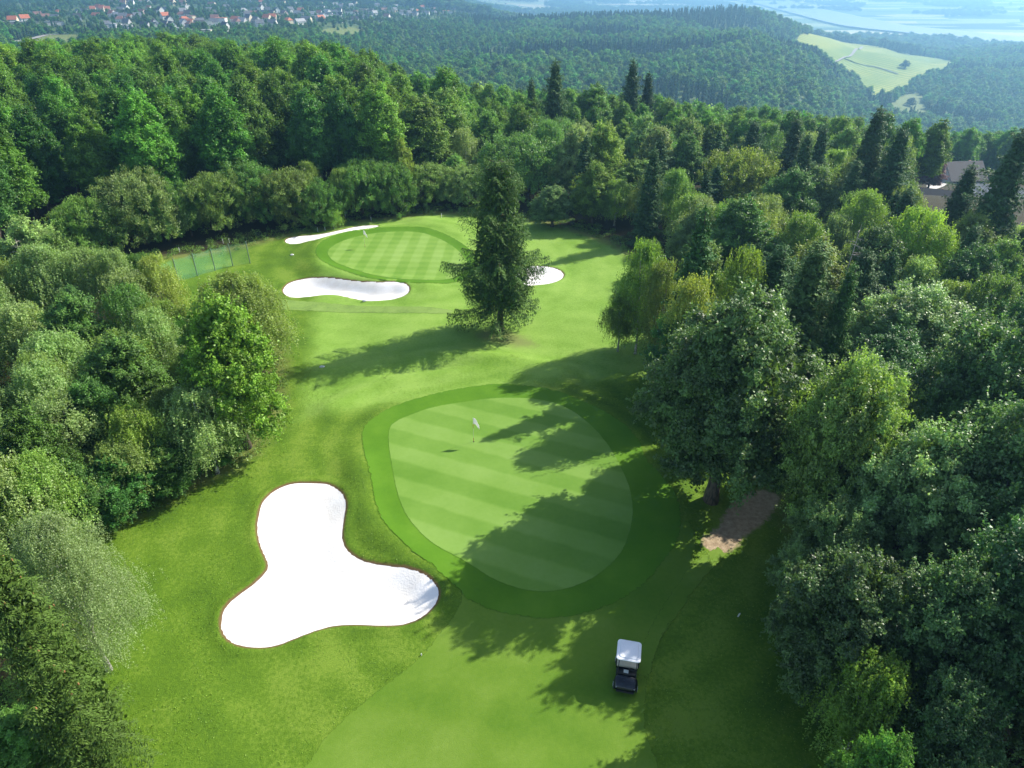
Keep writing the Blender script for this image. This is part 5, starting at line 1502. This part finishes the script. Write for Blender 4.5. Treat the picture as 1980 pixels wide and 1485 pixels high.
stake(815, 1268, 0.10, "tiny white peg on the fairway edge below the big bunker", M['flag'])

# ------------------------------------------------------------------ golf cart
M['cartb'] = plain("black cart body", (0.010, 0.012, 0.018), 0.22, 0.05)
M['cartk'] = plain("matt black plastic", (0.02, 0.02, 0.022), 0.6, 0.05)
M['roofw'] = plain("white cart roof", (0.82, 0.83, 0.84), 0.3, 0.01)
M['seat'] = plain("beige seat vinyl", (0.62, 0.55, 0.42), 0.5, 0.04)
M['rub'] = plain("cart tyre rubber", (0.02, 0.02, 0.02), 0.85)
M['rim'] = plain("cart wheel rim", (0.72, 0.72, 0.7), 0.3, 0.02)
M['lamp'] = plain("headlight lens", (0.22, 0.23, 0.25), 0.1, 0.0)
fx, fy = at(1207, 1343); 
cart = empty("golf_cart", (fx + 0.22, fy + 1.02, gz(fx, fy + 1.0) + 0.03), R(-102), "black golf cart with white roof and beige seat standing in the shade on the fairway", "golf cart")
cart.scale = (0.93, 1, 0.97)
# local: +x = forward (towards the camera), +y = the driver's left
def part(name, bm, mat, smooth=False, parent=None, loc=None):
    o = link(name, bm_mesh("cart " + name, bm, smooth), mat, parent or cart, loc)
    return o
def loft(bm, secs):
    rings = [[bm.verts.new(p) for p in s_] for s_ in secs]
    n_ = len(rings[0])
    for a, b_ in zip(rings, rings[1:]):
        for k in range(n_): bm.faces.new((a[k], a[(k + 1) % n_], b_[(k + 1) % n_], b_[k]))
    bm.faces.new(rings[0][::-1]); bm.faces.new(rings[-1])
bm = bmesh.new(); b_box(bm, -0.98, 1.0, -0.52, 0.52, 0.2, 0.34, 0.03)
part("chassis", bm, M['cartk'])
def ring(x, w_, z0, z1, k=0.12):
    return [(x, -w_ + k * .6, z0), (x, w_ - k * .6, z0), (x, w_, z0 + k), (x, w_, z1 - k), (x, w_ - k, z1), (x, -w_ + k, z1), (x, -w_, z1 - k), (x, -w_, z0 + k)]
bm = bmesh.new()
loft(bm, [ring(0.62, 0.50, 0.30, 0.90), ring(0.78, 0.56, 0.28, 0.88), ring(0.98, 0.585, 0.28, 0.74), ring(1.15, 0.56, 0.30, 0.62), ring(1.25, 0.46, 0.34, 0.52)])
part("front_cowl", bm, M['cartb'], True)
bm = bmesh.new()
loft(bm, [ring(-1.06, 0.48, 0.34, 0.66), ring(-1.0, 0.57, 0.3, 0.74), ring(-0.75, 0.6, 0.3, 0.78), ring(-0.35, 0.58, 0.3, 0.70), ring(-0.12, 0.54, 0.28, 0.62)])
part("rear_body", bm, M['cartb'], True)
bm = bmesh.new(); b_box(bm, -0.1, 0.68, -0.5, 0.5, 0.345, 0.37); part("floor_mat", bm, M['cartk'])
bm = bmesh.new(); b_box(bm, 0.52, 0.66, -0.48, 0.48, 0.86, 0.98, 0.04); b_box(bm, 0.50, 0.63, -0.3, -0.02, 0.985, 1.005, 0.003, 1); part("dashboard", bm, M['cartk'])
bm = bmesh.new(); b_box(bm, 0.42, 0.62, -0.16, 0.08, 0.987, 1.0, 0.004, 1); part("score_card_holder", bm, plain("pale card", (0.62, 0.64, 0.6), 0.6, 0.03), loc=(0.0, 0, 0.01))
bm = bmesh.new(); b_box(bm, -0.5, 0.08, -0.52, 0.52, 0.72, 0.86, 0.05, 3); part("seat", bm, M['seat'], True)
bm = bmesh.new(); b_box(bm, -0.08, 0.08, -0.52, 0.52, -0.22, 0.22, 0.05, 3)
o = part("backrest", bm, M['seat'], True, loc=(-0.55, 0, 1.08)); o.rotation_euler = (0, R(-14), 0)
bm = bmesh.new()
for sg in (-1, 1): b_tube(bm, [(-0.45, sg * 0.56, 0.72), (-0.42, sg * 0.57, 0.95), (-0.1, sg * 0.57, 0.97), (-0.02, sg * 0.56, 0.74)], 0.018, 6)
part("arm_rail", bm, M['cartk'], True)
# roof, with a raised middle and rounded corners
bm = bmesh.new()
def rr(xc, hx, hy, z, r_, n_=5):
    pts = []
    for cx_, cy_, a0 in ((hx - r_, hy - r_, 0), (-hx + r_, hy - r_, 90), (-hx + r_, -hy + r_, 180), (hx - r_, -hy + r_, 270)):
        for i in range(n_):
            a = R(a0 + 90 * i / (n_ - 1)); pts.append((xc + cx_ + r_ * math.cos(a), cy_ + r_ * math.sin(a), z))
    return pts
loft(bm, [rr(-0.12, 0.62, 0.56, 1.80, 0.14), rr(-0.12, 0.66, 0.60, 1.83, 0.16), rr(-0.12, 0.65, 0.59, 1.87, 0.16), rr(-0.12, 0.58, 0.52, 1.885, 0.14), rr(-0.12, 0.53, 0.47, 1.875, 0.12), rr(-0.12, 0.49, 0.43, 1.91, 0.12), rr(-0.12, 0.28, 0.22, 1.925, 0.08)])
part("roof", bm, M['roofw'], False)
for sg in (-1, 1):
    bm = bmesh.new(); b_tube(bm, [(0.72, sg * 0.44, 0.88), (0.58, sg * 0.44, 1.3), (0.42, sg * 0.43, 1.80)], 0.018, 6); part("front_post", bm, M['cartk'], True)
    bm = bmesh.new(); b_tube(bm, [(-0.72, sg * 0.5, 0.75), (-0.74, sg * 0.5, 1.3), (-0.62, sg * 0.48, 1.80)], 0.018, 6); part("rear_post", bm, M['cartk'], True)
bm = bmesh.new()
cs = [(0.38 + 0.165 * math.cos(a) * 0.75, 0.25 + 0.165 * math.sin(a), 1.06 - 0.165 * math.cos(a) * -0.5) for a in [2 * math.pi * i / 20 for i in range(21)]]
b_tube(bm, cs, 0.016, 6, cap=False)
b_tube(bm, [cs[5], (0.38, 0.25, 1.04), cs[15]], 0.013, 5); b_tube(bm, [(0.38, 0.25, 1.05), (0.62, 0.25, 0.86)], 0.02, 6)
part("steering_wheel", bm, M['cartk'], True)
for sg in (-1, 1):
    bm = bmesh.new(); b_box(bm, 1.13, 1.21, sg * 0.40 - 0.09, sg * 0.40 + 0.09, 0.46, 0.56, 0.025); part("headlight", bm, M['lamp'])
bm = bmesh.new(); b_box(bm, 1.22, 1.29, -0.44, 0.44, 0.26, 0.36, 0.03); part("bumper", bm, M['cartk'])
bm = bmesh.new(); b_box(bm, -1.04, -0.8, -0.42, 0.42, 0.785, 0.82, 0.01); b_tube(bm, [(-1.0, -0.42, 0.8), (-0.98, -0.42, 1.05), (-0.98, 0.42, 1.05), (-1.0, 0.42, 0.8)], 0.018, 6)
part("bag_rack", bm, M['cartk'])
# one pale fairing strip down each side of the cowl
for wx in (-0.78, 0.83):
    for sg in (-1, 1):
        we = bpy.data.objects.new("wheel", None); COL.objects.link(we); we.parent = cart; we.location = (wx, sg * 0.5, 0.23); we.empty_display_size = 0.1
        bm = bmesh.new()
        secs = []
        for q in (-0.1, -0.085, 0.085, 0.1):
            rd = 0.23 if abs(q) < 0.09 else 0.2
            secs.append([(rd * math.cos(2 * math.pi * i / 24), q, rd * math.sin(2 * math.pi * i / 24)) for i in range(24)])
        loft(bm, secs); link("tyre", bm_mesh("cart tyre", bm), M['rub'], we)
        bm = bmesh.new()
        loft(bm, [[(r_ * math.cos(2 * math.pi * i / 20), sg * q, r_ * math.sin(2 * math.pi * i / 20)) for i in range(20)] for q, r_ in ((0.095, 0.135), (0.112, 0.13), (0.104, 0.1), (0.104, 0.05), (0.118, 0.04))])
        link("rim", bm_mesh("cart rim", bm), M['rim'], we)

# ------------------------------------------------------------------ undergrowth along the edge of the woods
g = rg(900)
Pn = []
E_ = OPEN
dE = np.roll(E_, -1, 0) - E_
nE = np.stack([dE[:, 1], -dE[:, 0]], 1); nE /= np.linalg.norm(nE, axis=1)[:, None] + 1e-9
tst = E_ + nE * 0.5
if (sdf(E_, tst[:, 0], tst[:, 1]) < 0).mean() > 0.5: nE = -nE
ok = (np.abs(E_[:, 0]) < 60) & (E_[:, 1] > 14) & (E_[:, 1] < 104)
idxs = np.where(ok)[0]
nc = 1500
k = g.choice(idxs, nc)
C = E_[k] + nE[k] * (g.uniform(-0.2, 3.8, nc) ** 1.0)[:, None] + g.normal(size=(nc, 2)) * 0.5
hg = g.uniform(0.25, 1.1, nc) * np.clip(vnoise(C[:, 0], C[:, 1], 6, 31) * 0.6 + 0.75, 0.2, 1.4)
cz = ground_z(C[:, 0], C[:, 1])
per = 46
kk = np.repeat(np.arange(nc), per); n_ = len(kk)
d = rdir(g, n_); d[:, 2] = np.abs(d[:, 2])
P = np.stack([C[kk, 0], C[kk, 1], cz[kk]], 1) + d * np.stack([0.5 * np.ones(n_), 0.5 * np.ones(n_), hg[kk]], 1) * (g.uniform(0.2, 1, n_) ** .5)[:, None]
Vq = leafquads(P, rdir(g, n_) + np.array([0, 0, .7]), d + rdir(g, n_) * .5, g.uniform(0.1, 0.22, n_), 0.08)
me = leaf_mesh("undergrowth", Vq, g.uniform(0.6, 1.3, nc)[kk] * g.uniform(0.8, 1.2, n_), M['leaf'])
o = link("undergrowth", me); o.color = (0.17, 0.29, 0.06, 1)
tag(o, "low weeds and tall grass along the edges of the woods", "undergrowth", kind="stuff")
# rough grass blades close to the camera
n_ = 90000
X = g.uniform(-26, 19, n_); Y = g.uniform(15, 56, n_)
keep = (sdf(FAIRWAY, X, Y) > 0.1) & (sdf(COLLAR1, X, Y) > 0.05) & (sdf(OPEN[::2], X, Y) < 1)
for Pq in BUNK.values(): keep &= sdf(Pq, X, Y) > 0.12
keep &= (sdf(DIRT, X, Y) > 0.2)
keep &= g.random(n_) < np.clip(0.25 + 0.5 * vnoise(X, Y, 2.2, 44), 0.03, 1)
X, Y = X[keep], Y[keep]; Z = ground_z(X, Y)
n_ = len(X)
hb = g.uniform(0.03, 0.07, n_)
P = np.stack([X, Y, Z + hb * .5], 1)
Vq = leafquads(P, rdir(g, n_) + np.array([0, 0, .9]), np.array([0, 0, 1.0]) + rdir(g, n_) * 0.9, hb * 1.5, 0.05)
o = link("rough_grass", leaf_mesh("rough grass blades", Vq, g.uniform(0.65, 1.35, n_), M['leaf'])); o.color = (0.20, 0.34, 0.04, 1)
tag(o, "longer tufts in the rough grass around the near green", "grass", kind="stuff")

# ------------------------------------------------------------------ haze
bm = bmesh.new(); b_box(bm, -11900, 11900, -1200, 15900, -176, 34.5)
me = bm_mesh("haze", bm)
m = bpy.data.materials.new("haze"); m.use_nodes = True
n, l = m.node_tree.nodes, m.node_tree.links
n.remove(n["Principled BSDF"])
pv = N(n, "ShaderNodeVolumePrincipled")
pv.inputs["Color"].default_value = (0.33, 0.67, 1.0, 1)
pv.inputs["Density"].default_value = 0.00036
pv.inputs["Anisotropy"].default_value = 0.5
l.new(pv.outputs[0], n["Material Output"].inputs["Volume"])
tag(link("haze", me, m), "thin blue haze filling the valley air", "haze", kind="stuff")
